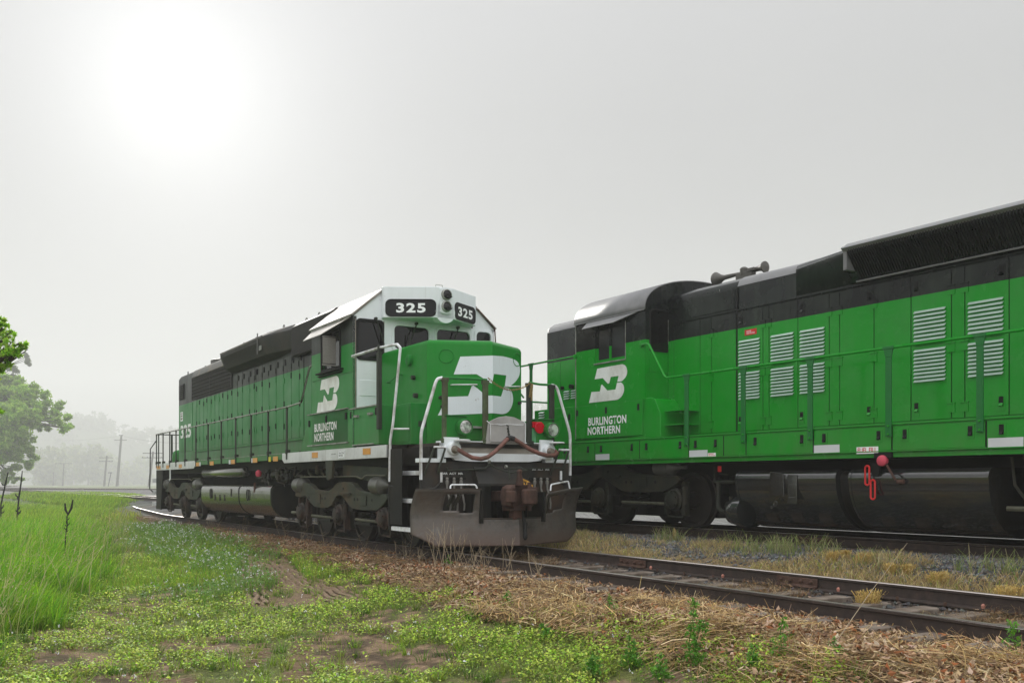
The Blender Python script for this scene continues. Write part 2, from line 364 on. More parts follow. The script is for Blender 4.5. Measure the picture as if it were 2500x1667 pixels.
def truck(P, ac, m, name='truck', hw=1.28, half=2.12, sides=(-1, 1)):
    r = .508
    t = MB().box(ac-2.75, ac+2.75, -.50, .50, .62, .95).box(ac-2.6, ac-.25, -.6, .6, .20, .93).box(ac+.25, ac+2.6, -.6, .6, .19, .93).box(ac-.2, ac+.2, -.6, .6, .26, .9).box(ac-.5, ac+.5, -1.25, 1.25, .6, 1.0).build(name, M['under'], P)
    f = [(-2.42,.86),(-2.40,1.02),(-2.15,1.16),(-1.55,1.16),(-1.28,1.0),(-.42,.99),(-.2,1.06),(0,1.17),(.68,1.17),(.86,1.12),(1.05,1.0),(2.28,.95),(2.36,.88),(2.3,.82),(2.05,.69),(1.8,.65),(.95,.65),(.72,.68),(.5,.78),(.32,.88),(.14,.92),(-.04,.89),(-.2,.76),(-.36,.67),(-.6,.645),(-1.12,.645),(-1.35,.68),(-1.6,.80),(-1.8,.87),(-2.1,.84)]
    f = smoothpoly(f, {2,3,4,5,7,8,9,10,14,15,16,17,19,20,21,22,23,24,25,26,27})
    for s in sides:
        y0, y1 = s*(hw-.02), s*(hw+.10)
        sf = MB().prism([(ac+x, z) for x, z in f], 'y', y0, y1)
        sf.build('side_frame', m, t, bevel=.018)
        d = MB()
        for x in (-1.55, -.78, -.62, .9, 1.05, 1.72, .35):                            # cast pockets and ribs
            d.cyl((ac+x, s*(hw+.098), .84 if x != .35 else 1.04), 'y', .028, 0, s*.006, 10)
        d.build('casting_pocket', M['black'], t)
        d = MB(); d.box(ac-1.1, ac-.86, s*(hw+.10), s*(hw+.125), .73, .92).box(ac+1.28, ac+1.5, s*(hw+.10), s*(hw+.13), .74, .92)
        d.box(ac+.28, ac+.75, s*(hw+.10), s*(hw+.15), .93, .97).box(ac-1.6,ac+2.1,s*(hw+.10),s*(hw+.108),.935,.945)
        d.build('casting_pad', m, t, bevel=.006)
        for k, x in enumerate((-half, 0, half)):
            j = MB(); j.lathe((ac+x, s*(hw-.05), .53), 'y', [(0,.20),(s*.10,.21),(s*.12,.17),(s*.17,.16),(s*.19,.12),(s*.20,.06),(s*.20,.001)], 16)
            for q in range(6):
                an = q*math.pi/3+.3; j.cyl((ac+x+.135*math.cos(an), s*(hw+.12), .53+.135*math.sin(an)), 'y', .018, 0, s*.035, 6)
            j.box(ac+x-.26, ac+x-.20, s*(hw-.08), s*(hw+.04), .26, .84).box(ac+x+.20, ac+x+.27, s*(hw-.08), s*(hw+.04), .24, .84)
            j.tube([(ac+x-.22, s*hw, .28), (ac+x-.2, s*hw, .22), (ac+x+.2, s*hw, .21), (ac+x+.23, s*hw, .27)], .02, 6)
            j.lathe((ac+x+.26, s*(hw+.02), .44), 'z', [(0,.045),(.3,.05),(.32,.02)], 8)
            j.build('journal_box', M['rustjb'], t, smooth=True)
            MB().lathe((ac+x, s*.75, r), 'y', [(-s*.07,.45),(-s*.07,.535),(-s*.04,.535),(-s*.03,r),(s*.07,r-.004),(s*.07,.44),(s*.03,.42),(s*.02,.16),(s*.1,.14),(s*.1,.001)], 40).build('wheel', M['wheelm'], t, smooth=True)
        for x in (-1.0, 1.0):                                                          # coil springs
            d = MB()
            for q in (-.14, .14):
                d.tube([(ac+x+q+.09*math.cos(k*.7), s*(hw-.15)+.09*math.sin(k*.7), .42+.022*k*.45) for k in range(28)], .018, 5)
            d.box(ac+x-.35, ac+x+.35, s*(hw-.26), s*(hw-.02), .36, .42).build('spring_nest', M['under'], t, smooth=True)
        for x in (-2.2, 1.95):                                                         # brake cylinders
            MB().lathe((ac+x, s*(hw+.03), 1.10), 'x', [(-.24,.05),(-.22,.16),(.10,.165),(.12,.17),(.16,.17),(.18,.12),(.26,.07),(.36,.03),(.5,.03)], 20).build('brake_cylinder', M['brakec'], t, smooth=True)
        d = MB()
        d.tube(arc([(ac-2.2, s*(hw+.06), 1.28), (ac+.9, s*(hw+.06), 1.27), (ac+1.15, s*(hw+.06), 1.22), (ac+1.35, s*(hw+.06), 1.29), (ac+2.2, s*(hw+.06), 1.28)]), .014, 6)
        d.tube([(ac-2.9, s*hw, .50), (ac-2.2, s*hw, .50)], .035, 6).tube([(ac+.6, s*(hw-.06), .46), (ac+2.1, s*(hw-.06), .44)], .03, 6).tube([(ac-1.8, s*(hw-.06), .46), (ac-.3, s*(hw-.06), .45)], .03, 6)
        d.build('brake_rigging', M['rigging'], t, smooth=True)
    for x in (-half, 0, half): MB().cyl((ac+x, 0, r), 'y', .1, -.75, .75, 10).build('axle', M['under'], t)
    return t
M['louvlip'] = plain('louvre_lip',(.42,.56,.48),.3,0,.1,5); M['hornm'] = plain('horn_grey',(.10,.095,.085),.5,0,.2,8); M['rail2'] = paint('rail_green',(.012,.17,.035),rough=.4)  # louvlip: sky highlight on the lips put into a paler colour
M['rustjb'] = plain('oily_journal', (.025, .021, .017), .6, 0, .7, 12, (.075, .04, .03), .5)
M['wheelm'] = plain('wheel_steel', (.035, .03, .027), .6, .2, .3, 5)
M['brakec'] = plain('grey_cylinder', (.10, .10, .088), .4, .3, .25, 4)
M['rigging'] = plain('brake_rod', (.12, .12, .085), .7, 0, .3, 9)
def coupler(P, s=1):
    """knuckle coupler: shank, cast head with open jaw and guard arm, knuckle, lift pin lever"""
    c = MB().box(s*-.2, s*.42, -.11, .11, .84, 1.02).build('coupler', M['rust'], P, bevel=.03)
    head = [(.40,-.14),(.52,-.27),(.66,-.33),(.84,-.36),(.92,-.32),(.90,-.26),(.74,-.2),(.68,-.1),(.66,.04),(.70,.14),(.78,.16),(.74,.25),(.56,.24),(.40,.14)]
    MB().loft([[(s*(.66+(x-.66)*k), y*k-.0, z) for x, y in head] for z, k in ((.74,.72),(.79,.96),(.93,1.03),(1.06,.96),(1.12,.70))]).build('coupler_head', M['rust'], c, bevel=.012)
    MB().prism([(s*x, y) for x, y in ((.86,-.40),(.98,-.36),(1.0,-.28),(.92,-.22),(.84,-.28))], 'z', .84, 1.02).box(s*.60,s*.9,-.30,-.22,1.04,1.09).box(s*.5,s*.8,.12,.27,1.03,1.08).build('guard_arm', M['rust'], c, bevel=.02)
    kn = [(.70,.0),(.80,-.03),(.90,-.12),(.98,-.10),(1.0,.03),(.95,.15),(.84,.24),(.72,.22)]
    MB().prism([(s*x, y) for x, y in kn], 'z', .80, 1.05).build('knuckle', M['rust'], c, bevel=.035)
    MB().cyl((s*.80, .10, .7), 'z', .035, 0, .46, 10).box(s*.5, s*.64, -.10, .06, .56, .78).box(s*.45,s*.7,-.2,.1,.70,.77).lathe((s*.7,-.02,1.1),'z',[(0,.06),(.04,.07),(.2,.035),(.24,.05),(.27,.02)],10).build('lift_pin', M['rust'], c, smooth=True, bevel=0)
    return c
def steps(P, x0, x1, s, lips, name='step'):
    for k, (z, y) in enumerate(lips):
        st = MB().box(x0, x1, s*y, s*(y-.26), z-.05, z-.02)
        st.build(name, M['under'], P)
        lip = MB().box(x0, x1, s*(y+.012), s*(y-.004), z-.052, z+.006)
        n = int(abs(x1-x0)/.045)
        for q in range(n): lip.box(x0+(x1-x0)*(q+.25)/n, x0+(x1-x0)*(q+.75)/n, s*(y+.01), s*(y-.02), z+.006, z+.02)
        lip.build('step_edge', M['whiter'], P)
def louvre(P, a0, a1, z0, z1, y, n, m, name='louvre'):
    mb = MB(); h = (z1-z0)/n
    for k in range(n):
        z = z0+k*h
        mb.prism([(y-.035, z+h*.12), (y-.035, z+h*.2), (y-.012, z+h*.72), (y, z+h*.8), (y, z+h*.62)], 'x', a0, a1)
    o = mb.build(name, m, P)
    return o
# ================================================================ LOCOMOTIVE 325
c1, s1 = .8489, .5286
L1 = empty('diesel_locomotive', (-13.57*s1+8.18*c1, 13.57*c1+8.18*s1, 0), math.atan2(-c1, s1))
tag(L1, 'green and white diesel locomotive 325 with rusty plow and white cab front', 'locomotive')
NB, CR, CB = -.77, -.32, .08                                         # nose corner, crease
def nose_a(b, off=0):
    return (CR+(NB-CR)*((CB-b)/(CB+.95) if b < CB else (b-CB)/(.95-CB))) + off
# --- underframe, deck
uf = MB().box(-20.05, -.05, -.45, .45, .95, 1.6).box(-20.05, -.1, -1.25, 1.25, 1.45, 1.74).build('underframe', M['under'], L1)
MB().box(-20.09, -1.2, -1.47, 1.47, 1.735, 1.80).box(-1.2, 0, -1.15, 1.15, 1.735, 1.80).build('walkway', M['greyk'], L1)
for s in (-1, 1):
    w_ = MB()
    w_.prism([(-6.62,1.585),(-1.23,1.585),(-1.23,1.80),(-6.75,1.80),(-6.75,1.66)], 'y', s*1.47, s*1.50)
    w_.prism([(-20.09,1.575),(-14.85,1.575),(-14.62,1.665),(-14.62,1.80),(-20.09,1.80)], 'y', s*1.47, s*1.50)
    sw = w_.build('side_sill', M['sillw'], L1, bevel=.004)
    MB().box(-14.62, -6.75, s*1.47, s*1.495, 1.665, 1.80).build('side_sill', M['green1'], L1)
    MB().box(-14.62, -6.75, s*1.495, s*1.503, 1.792, 1.803).build('sill_edge', M['silver'], sw)
    for a, wd, zt, mm in ((-2.05,.34,.02,'orange'),(-4.68,.33,.02,'orange'),(-7.2,.33,.0,'orange'),(-7.62,.16,0,'yellow'),(-8.75,.36,0,'orange'),(-9.0,.08,0,'white2'),(-10.65,.34,0,'orange'),(-10.95,.16,0,'white2'),(-12.75,.4,0,'orange'),(-14.05,.14,0,'white2'),(-14.35,.4,0,'orange'),(-16.5,.4,-.02,'orange'),(-18.3,.4,-.02,'orange'),(-19.7,.6,-.02,'orange')):
        MB().box(a-wd/2, a+wd/2, s*1.503, s*1.508, 1.635+zt, 1.745+zt).build('reflector', M[mm], sw)
d = MB().box(-3.42, -3.08, -1.503, -1.507, 1.615, 1.765).build('notice_plate', M['letter'], L1)
MB().box(-3.405, -3.095, -1.508, -1.510, 1.625, 1.628).box(-3.405,-3.095,-1.508,-1.51,1.752,1.755).box(-3.405,-3.402,-1.508,-1.51,1.625,1.755).box(-3.098,-3.095,-1.508,-1.51,1.625,1.755).build('border', M['black'], d)
text(d, "TRACTION\nMOTORS", M['black'], (-3.37, -3.13, 1.65, 1.73), 'side', -1.5085)
text(L1, "JACK PAD", M['greyk'], (-3.78, -3.55, 1.69, 1.715), 'side', -1.5035)
# --- long hood
hd = [(-.94,1.80),(-.94,4.60),(-.86,4.72),(-.60,4.77),(.60,4.77),(.86,4.72),(.94,4.60),(.94,1.80)]
hood = MB().prism(hd, 'x', -19.28, -4.88).build('long_hood', M['hood1'], L1, bevel=.02)
# door panels on both sides, each a sub-part
seams = [-17.2,-16.78,-16.35,-15.9,-15.45,-15.0,-14.55,-14.1,-13.65,-13.2,-12.72,-12.2,-11.7,-11.1,-10.62,-10.5,-9.95,-9.42,-8.85,-8.3,-7.72,-7.2,-6.9]
for s in (-1, 1):
    for i in range(len(seams)-1):
        a0, a1 = seams[i]+.012, seams[i+1]-.012
        top = 3.77 if a1 < -12.7 else 4.12 if a1 < -7.4 else 3.98
        MB().box(a0, a1, s*.940, s*.957, 2.18, top).build('engine_door', M['hood1'], hood, bevel=.006)
    gp = MB()
    for a in seams: gp.box(a-.010, a+.010, s*.938, s*.9435, 2.18, 3.77 if a < -12.7 else 4.10 if a < -7.4 else 3.98)
    gp.build('door_gap', M['black'], hood)
    MB().box(-19.1, -17.34, s*.94, s*.952, 2.18, 3.72).build('end_door', M['hood1'], hood, bevel=.006)
    MB().box(-6.86, -6.4, s*.94, s*.955, 2.0, 3.98).box(-6.36, -5.0, s*.94, s*.955, 2.0, 3.98).build('cabinet_panel', M['hood1'], hood, bevel=.006)
    MB().box(-17.2, -6.9, s*.94, s*.972, 2.12, 2.17).build('drip_rail', M['green1'], hood, bevel=.004)
    lt = MB(); hg = MB()
    for i, a in enumerate(seams[1:-1]):
        for z in ((2.42+.04*(i % 2)), 2.95 - .03*(i % 3), 3.5 + .08*(i % 2)):
            (lt if (i+int(z*7)) % 3 else hg).box(a-.045 if i % 2 else a+.03, a-.0 if i % 2 else a+.075, s*.957, s*.97, z, z+.13)
        if a > -12.6:
            lt.box(a+.12, a+.17, s*.957, s*.975, 3.92, 4.06); hg.box(a-.05, a-.01, s*.957, s*.972, 3.80, 3.93)
    if s < 0: lt.build('door_latch', M['black'], hood); hg.build('door_hinge', M['hood1'], hood)
    # rear louvre, radiator grille
    lv = MB().box(-19.15, -18.45, s*.94, s*.95, 3.92, 4.42)
    lv.build('louvre_recess', M['black'], hood); louvre(hood, -19.12, -18.48, 3.93, 4.42, s*.95 if s < 0 else .95, 8, M['grill'], 'louvre') if s < 0 else None
    MB().box(-17.24, -12.74, s*.94, s*.955, 3.80, 4.44).build('radiator_recess', M['black'], hood)
    g = MB()
    for k in range(7): z = 3.80+.106*k; g.box(-17.26, -12.72, s*.96, s*.985, z-.008, z+.008)
    for k in range(91): a = -17.24+.05*k; g.box(a-.006, a+.006, s*.955, s*.972, 3.8, 4.44)
    for a in (-17.26, -15.0, -12.72): g.box(a-.03, a+.03, s*.95, s*.99, 3.78, 4.46)
    g.build('radiator_grille', M['grill'], hood)
    MB().prism([(s*.955,4.46),(s*1.0,4.47),(s*.93,4.68),(s*.86,4.74)], 'x', -17.28, -12.7).build('radiator_cowl', M['roofk'], hood, bevel=.01)
    # dynamic brake blister with its swept front end
    sec = lambda k: [(s*.94, 4.16+.06*(1-k)), (s*(.96+.20*k), 4.24+.02*k), (s*(.96+.34*k), 4.58), (s*(.96+.34*k), 4.68), (s*(.95+.18*k), 4.80), (s*.80, 4.80)]
    rg = [[(a, *q) for q in sec(k)] for a, k in ((-12.66, 1), (-8.9, 1), (-7.5, .12))]
    bl = MB().loft(rg).build('dynamic_brake_blister', M['black1'], L1, bevel=.015)
    g = MB()
    for k in range(60): a = -12.5+.055*k; g.prism([(s*1.165,4.27),(s*1.305,4.565),(s*1.30,4.575),(s*1.155,4.28)], 'x', a, a+.022)
    g.build('blister_screen', M['grill'], bl)
    MB().box(-9.22, -9.17, s*1.305, s*1.32, 4.28, 4.79).box(-12.66,-8.9,s*1.28,s*1.31,4.66,4.70).build('blister_rib', M['roofk'], bl)
    # air intake behind the cab, ribbed
    ai = MB().box(-7.42, -4.95, s*.94, s*1.06, 4.03, 4.70).prism([(s*1.06,4.70),(s*.94,4.70),(s*.86,4.80),(s*.94,4.79)], 'x', -7.42, -4.95).build('air_intake', M['black1'], L1, bevel=.01)
    g = MB()
    for k in range(48): a = -7.38+.05*k; g.box(a, a+.022, s*1.06, s*1.078, 4.05, 4.68)
    g.build('intake_rib', M['grill'], ai)
rf = MB().box(-19.3, -4.9, -.62, .62, 4.765, 4.785)
rf.build('roof_sheet', M['roofk'], hood)
for a in (-16.3, -15.1, -13.7):
    MB().lathe((a, 0, 4.78), 'z', [(0,.62),(.20,.62),(.22,.58),(.22,.01)], 28).build('radiator_fan', M['roofk'], L1, smooth=True)
for a in (-11.6, -10.0): MB().lathe((a, 0, 4.78), 'z', [(0,.60),(.05,.60),(.07,.56),(.07,.01)], 28).build('brake_fan', M['roofk'], L1, smooth=True)
d = MB()
for a, b in ((-19.0,-.7),(-17.1,-.6),(-11.5,-.98),(-10.4,-.98),(-8.2,-.98),(-7.0,-.85),(-6.2,-.85),(-12.8,-.7)):
    d.tube([(a-.05,b,4.78),(a-.05,b,4.85),(a-.02,b,4.88),(a+.02,b,4.88),(a+.05,b,4.85),(a+.05,b,4.78)], .011, 6)
d.cyl((-18.9,-.3,4.77),'z',.03,0,.15,8).build('lifting_eye', M['roofk'], L1)
MB().box(-9.25, -9.05, -1.255, -1.262, 4.38, 4.52).build('data_plate', M['silver'], L1)
# numbers and small herald at the rear of the hood, step box behind cab, sand box
text(L1, "325", M['logo1'], (-18.95, -17.5, 2.62, 3.06), 'side', -.955, 'road_number', .03)
d = MB().box(-18.95, -18.62, -.953, -.956, 3.20, 3.50).build('warning_label', M['letter'], L1)
MB().box(-18.9, -18.67, -.957, -.958, 3.24, 3.31).box(-18.9, -18.67, -.957, -.958, 3.34, 3.4).box(-18.9,-18.67,-.957,-.958,3.43,3.47).build('print', M['greyd'], d)
MB().lathe((-19.75, -.75, 1.80), 'z', [(0,.30),(.30,.30),(.40,.27),(.47,.18),(.50,.02)], 20).build('sand_box', M['green1'], L1, smooth=True)
d = MB().prism([(-5.9,1.80),(-5.12,1.80),(-5.12,2.48),(-5.28,2.48),(-5.42,2.36),(-5.62,2.25),(-5.8,2.05)], 'y', -1.38, -.95).build('air_filter_box', M['green1'], L1, bevel=.03)
MB().box(-6.05, -5.35, -1.36, -1.0, 1.80, 1.83).build('foot_plate', M['black'], d)
MB().tube(arc([(-5.95,-1.1,2.30),(-5.9,-1.12,2.5),(-5.8,-1.15,2.62),(-5.55,-1.15,2.62)],.05), .03, 8).build('filter_pipe', M['darkr'], d, smooth=True)
# --- cab: a shell with real window openings
cs = [(-1.50,1.80),(-1.50,4.20),(-1.53,4.25),(-.86,4.80),(.86,4.80),(1.53,4.25),(1.50,4.20),(1.50,1.80)]
A0, A1 = -4.88, -2.67
cab = MB().box(A0+.02, A1-.03, -1.44, 1.44, 1.80, 1.86).build('cab', M['black'], L1)
def wall_side(y0, y1):
    w = MB()
    w.box(A0, -4.27, y0, y1, 1.8, 4.22).box(-3.32, A1, y0, y1, 1.8, 4.22).box(-4.27, -3.32, y0, y1, 1.8, 3.37).box(-4.27, -3.32, y0, y1, 4.07, 4.22)
    return w
for s in (-1, 1):
    wall_side(s*1.44, s*1.50).build('cab_side', M['cab1'], cab)
    MB().box(-4.31,-4.27,s*1.44,s*1.525,3.33,4.10).box(-3.32,-3.28,s*1.44,s*1.525,3.33,4.10).box(-4.27,-3.32,s*1.44,s*1.54,3.32,3.37).box(-4.27,-3.32,s*1.44,s*1.52,4.06,4.10).box(-3.82,-3.78,s*1.45,s*1.49,3.37,4.06).build('side_window_frame', M['black'], cab, bevel=.004)
    MB().box(-4.27,-3.80,s*1.46,s*1.465,3.37,4.06).box(-3.80,-3.32,s*1.448,s*1.453,3.37,4.06).build('side_window_glass', M['glass2'], cab)
    MB().box(-4.4,-3.15,s*1.50,s*1.60,3.285,3.315).box(-4.4,-3.2,s*1.50,s*1.56,3.24,3.26).build('arm_rest', M['black'], cab, bevel=.005)
    MB().box(-4.86,A1,s*1.50,s*1.512,3.20,3.215).build('belt_rail', M['green1'], cab)
# rear and roof
MB().box(A0, A0+.05, -1.44, 1.44, 1.8, 4.24).build('cab_back', M['cab1'], cab)
th = [(-1.53,4.22),(-1.56,4.245),(-.87,4.815),(.87,4.815),(1.56,4.245),(1.53,4.22),(.85,4.77),(-.85,4.77)]
MB().prism(th, 'x', A0-.03, A1+.03).build('cab_roof', M['roofw'], cab, bevel=.006)
MB().prism([(-1.5,4.22),(-.86,4.77),(.86,4.77),(1.5,4.22)], 'x', A0, A0+.05).build('cab_back_gable', M['cab1'], cab)
# front wall: white, openings for the door window, two windscreens, far side window
fx0, fx1 = A1-.05, A1
holes = [(-1.42,-.93,3.45,4.15),(-.70,.06,3.66,4.13),(.20,.96,3.66,4.13),(1.08,1.44,3.60,4.16)]
def fwall():
    w = MB(); xs = sorted({-1.5, 1.5, *[h[0] for h in holes], *[h[1] for h in holes]})
    for i in range(len(xs)-1):
        x0, x1 = xs[i], xs[i+1]; h = [q for q in holes if q[0] <= x0 and q[1] >= x1]
        if h: w.box(fx0, fx1, x0, x1, 1.8, h[0][2]).box(fx0, fx1, x0, x1, h[0][3], 4.22)
        else: w.box(fx0, fx1, x0, x1, 1.8, 4.22)
    w.prism([(-1.5,4.22),(-.86,4.78),(.86,4.78),(1.5,4.22)], 'x', fx0, fx1)
    return w
fw = fwall().build('cab_front', M['white1'], cab)
for k, (b0, b1, z0, z1) in enumerate(holes):
    def rr(g, x0, x1):
        r = .09; pts = []
        for cx_, cz_, a0 in ((b1-r+g, z1-r+g, 0), (b0+r-g, z1-r+g, 90), (b0+r-g, z0+r-g, 180), (b1-r+g, z0+r-g, 270)):
            for q in range(5): an = math.radians(a0+22.5*q); pts.append((cx_+r*math.cos(an), cz_+r*math.sin(an)))
        return pts
    o_, i_ = rr(.035, 0, 0), rr(-.012, 0, 0); n = len(o_)
    gk = MB().loft([[(fx1+.001, *p) for p in o_], [(fx1+.02, *p) for p in o_], [(fx1+.022, *p) for p in i_], [(fx1-.045, *p) for p in i_]], caps=False)
    gk.build('window_gasket', M['black'] if k in (0,) else M['white1'], cab, smooth=False)
    MB().box(fx1-.035, fx1-.03, b0-.01, b1+.01, z0-.01, z1+.01).build('windscreen' if k in (1, 2) else 'door_window', M['glass'], cab)
    # wiper
    if k < 3:
        tb = (b0+b1)/2+(.08 if k else .1)
        wm = MB().tube([(fx1+.07, tb, z1+.05), (fx1+.06, tb+(-.16 if k else .16), z0+(.10 if k else .28))], .012, 6)
        wm.lathe((fx1+.02, tb, z1+.05), 'x', [(0,.03),(.06,.025)], 8)
        wm.tube([(fx1+.035, tb+(-.16 if k else .16), z0+.42 if not k else z0+.30), (fx1+.035, tb+(-.17 if k else .17), z0-.02)], .010, 5).build('wiper', M['darkr'], cab)
MB().box(fx1, fx1+.012, -1.47, -1.455, 1.9, 4.17).box(fx1, fx1+.012, -.905, -.89, 2.5, 4.17).build('door_seam', M['greyd'], cab)
MB().box(fx1, fx1+.01, -1.38, -1.05, 2.76, 3.05).build('door_panel', M['white1'], cab, bevel=.004)
# rust-streaked gutter on the far front edge
MB().tube([(A1+.04,.98,4.20),(A1+.04,.98,4.60),(A1+.04,1.12,4.58),(A1+.04,1.50,4.24),(A1+.04,1.52,3.9)], .014, 6).build('gutter', M['rust'], cab)
# headlight and number board housing, V shaped
def vb(b, off=0): return (-2.05 + off - (.46*(abs(b-CB)-.17)/.78 if abs(b-CB) > .17 else 0))
hb_ = [-.95, CB-.17, CB+.17, .98]
rt = [(vb(b), b, 4.80) for b in hb_] + [(A1, .98, 4.80), (A1, -.95, 4.80)]
rb = [(vb(b), b, 4.22) for b in hb_] + [(A1, .98, 4.22), (A1, -.95, 4.22)]
nbx = MB().loft([rb, rt]).build('number_board_housing', M['white1'], cab, bevel=.012)
MB().lathe((vb(CB)-.2, CB, 4.34), 'x', [(0,.21),(.2,.21)], 24).build('housing_lobe', M['white1'], cab, bevel=.01)
hp = MB()
pts = [(CB+.125*math.cos(t)*1.0, 4.55+(.20 if math.sin(t) > 0 else -.20)+.05*math.sin(t)) for t in [2*math.pi*k/24 for k in range(24)]]
hp.prism(pts, 'x', vb(CB), vb(CB)+.03).build('headlight_plate', M['white1'], cab, bevel=.008)
for z in (4.66, 4.44):
    h = MB().lathe((vb(CB)+.03, CB, z), 'x', [(0,.105),(.04,.10),(.05,.085),(.03,.08)], 20).build('headlight', M['silver'], L1, smooth=True)
    MB().lathe((vb(CB)+.03, CB, z), 'x', [(0,.08),(.035,.078),(.05,.05),(.055,.001)], 20).build('lens', M['glass'], h, smooth=True)
    MB().prism([(CB+.08*math.cos(t), z+.085*math.sin(t)) for t in [math.pi+.4+k*.25 for k in range(10)]], 'x', vb(CB)+.04, vb(CB)+.15).build('hood_visor', M['black'], h)
for s in (-1, 1):
    b0, b1 = (-.92, CB-.20) if s < 0 else (CB+.21, .95)
    zz0, zz1 = 4.245, 4.555
    pl = []
    for q, (u, v) in enumerate(((1,1),(0,1),(0,0),(1,0))):
        for t in range(5):
            an = math.radians(q*90+22.5*t); r = .085
            pl.append(((b1-r if u else b0+r)+r*math.cos(an), (zz1-r if v else zz0+r)+r*math.sin(an)))
    bdo = decal(L1, [pl], M['blackg'], lambda u, v: Vector((vb(u)+.012, u, v)), 'number_board')
    mid = (b0+b1)/2
    text(bdo, "325", M['letter'], (mid-.235, mid+.235, 4.31, 4.49), lambda u, v: Vector((vb(u)+.018, u, v)), None, 'road_number', .035, 1.15)
    pr = [(vb(u)+.014, u, v) for u, v in pl]; MB().tube([*pr, pr[0]], .009, 5).build('board_rim', M['black'], bdo)
MB().lathe((-2.9, .45, 4.80), 'z', [(0,.06),(.14,.06),(.15,.05),(.15,.01)], 12).build('antenna', M['rust'], cab)
d = MB().tube([(-2.25,CB-.1,4.80),(-2.25,CB-.1,4.88),(-2.25,CB+.04,4.88),(-2.25,CB+.04,4.80)], .008, 5).build('roof_eye', M['silver'], cab)
# awning and wind deflector
for s in (-1, 1):
    MB().add([(-4.72,s*1.54,4.20),(-2.72,s*1.54,4.20),(-2.95,s*1.62,4.13),(-3.72,s*1.74,3.99),(-4.72,s*1.74,3.99)], [(0,1,2,3,4)]).build('sun_awning', M['roofw'], cab, thick=.012)
    MB().tube([(-4.8,s*1.545,4.215),(-2.7,s*1.545,4.215)], .014, 6).build('awning_hinge', M['silver'], cab)
MB().box(-3.60, -3.56, -1.52, -1.76, 3.40, 3.93).box(-3.56,-3.54,-1.50,-1.77,3.38,3.95).build('wind_deflector', M['mirror'], cab, bevel=.004)
MB().tube([(-3.55,-1.5,3.42),(-3.55,-1.78,3.42),(-3.55,-1.78,3.93),(-3.55,-1.5,3.93)], .015, 6).build('deflector_frame', M['black'], cab)
# side herald and railway name
LT = [(-14.42,3.05),(-13.68,3.06),(-13.61,3.04),(-13.56,3.0),(-13.54,2.95),(-13.53,2.9),(-13.55,2.83),(-13.61,2.78),(-13.69,2.74),(-13.82,2.74),(-13.78,2.85),(-14.01,2.85),(-14.05,2.74),(-14.07,2.73),(-14.1,2.73),(-14.25,2.85),(-14.5,2.85)]
LB = [(-14.3,2.72),(-14.27,2.73),(-14.25,2.71),(-14.11,2.6),(-13.87,2.6),(-13.83,2.72),(-13.72,2.72),(-13.67,2.7),(-13.63,2.65),(-13.62,2.59),(-13.63,2.53),(-13.68,2.46),(-13.75,2.42),(-13.82,2.4),(-14.68,2.4),(-14.6,2.61),(-14.34,2.6)]
def herald(P, m, x0, x1, z0, z1, y):
    T_ = [[(x0+(a+14.68)/1.15*(x1-x0), z0+(z_-2.4)/.66*(z1-z0)) for a, z_ in L] for L in (smoothpoly(LT, {2,3,4,5,6,7}), smoothpoly(LB, {7,8,9,10,11,12}))]
    return decal(P, T_, m, lambda u, v: Vector((u, y, v)), 'herald')
herald(L1, M['logo1'], -4.58, -3.36, 2.55, 3.20, -1.504)
lb = MB().box(-5.06, -2.93, -1.50, -1.46, 1.90, 2.54).box(-2.90, -1.56, -1.49, -1.0, 1.82, 2.51).build('lower_box', M['cab1'], L1, bevel=.008)
MB().box(-5.08,-2.9,-1.50,-1.53,2.53,2.55).box(-5.08,-2.9,-1.50,-1.53,1.895,1.915).box(-2.88,-1.56,-1.49,-1.515,2.50,2.52).box(-2.7,-1.75,-1.49,-1.52,1.83,1.85).build('box_trim', M['silver'], lb)
MB().box(-2.58,-2.42,-1.49,-1.54,2.34,2.38).box(-1.95,-1.79,-1.49,-1.54,2.35,2.39).build('box_handle', M['silver'], lb)
lt = MB()
for a in (-5.0,-4.05,-3.02,-2.8,-1.66): latch(L1, a, -1.505 if a < -2.9 else -1.49, 2.36 if a < -4.5 else 2.40, lt, .75)
lt.build('box_latch', M['black'], lb); MB().box(-4.02,-4.01,-1.5,-1.503,1.9,2.53).build('box_seam', M['black'], lb)
text(L1, "BURLINGTON", M['logo1'], (-4.70,-3.50,2.17,2.335), 'side', -1.506, 'railway_name', .032, 1.06)
text(L1, "NORTHERN", M['logo1'], (-4.70,-3.66,1.975,2.14), 'side', -1.506, 'railway_name', .032, 1.06)
# --- short hood (nose)
def nose_ring(g, z): return [(A1, -.95+g, z), (NB-g*.8, -.95+g, z), (CR-g, CB, z), (NB-g*.8, .95-g, z), (A1, .95-g, z)]
nose = MB().loft([nose_ring(0,1.80), nose_ring(0,3.50), nose_ring(.015,3.545), nose_ring(.05,3.58), nose_ring(.10,3.595)]).build('short_hood', M['nose1'], L1, bevel=.045, seg=4)
MB().box(-1.55, -.80, -1.24, -.94, 1.80, 2.50).build('side_cabinet', M['green1'], L1, bevel=.012)
MB().box(-1.50,-.85,-1.245,-1.252,1.85,2.46).build('cabinet_door', M['green1'], L1, bevel=.006)
for b, z in ((-.653,3.306),(.80,3.35)):
    MB().tube([(nose_a(b+.115*math.cos(t), .004), b+.115*math.cos(t), z+.115*math.sin(t)) for t in [2*math.pi*k/28 for k in range(29)]], .008, 5).build('weld_ring', M['nose1'], nose)
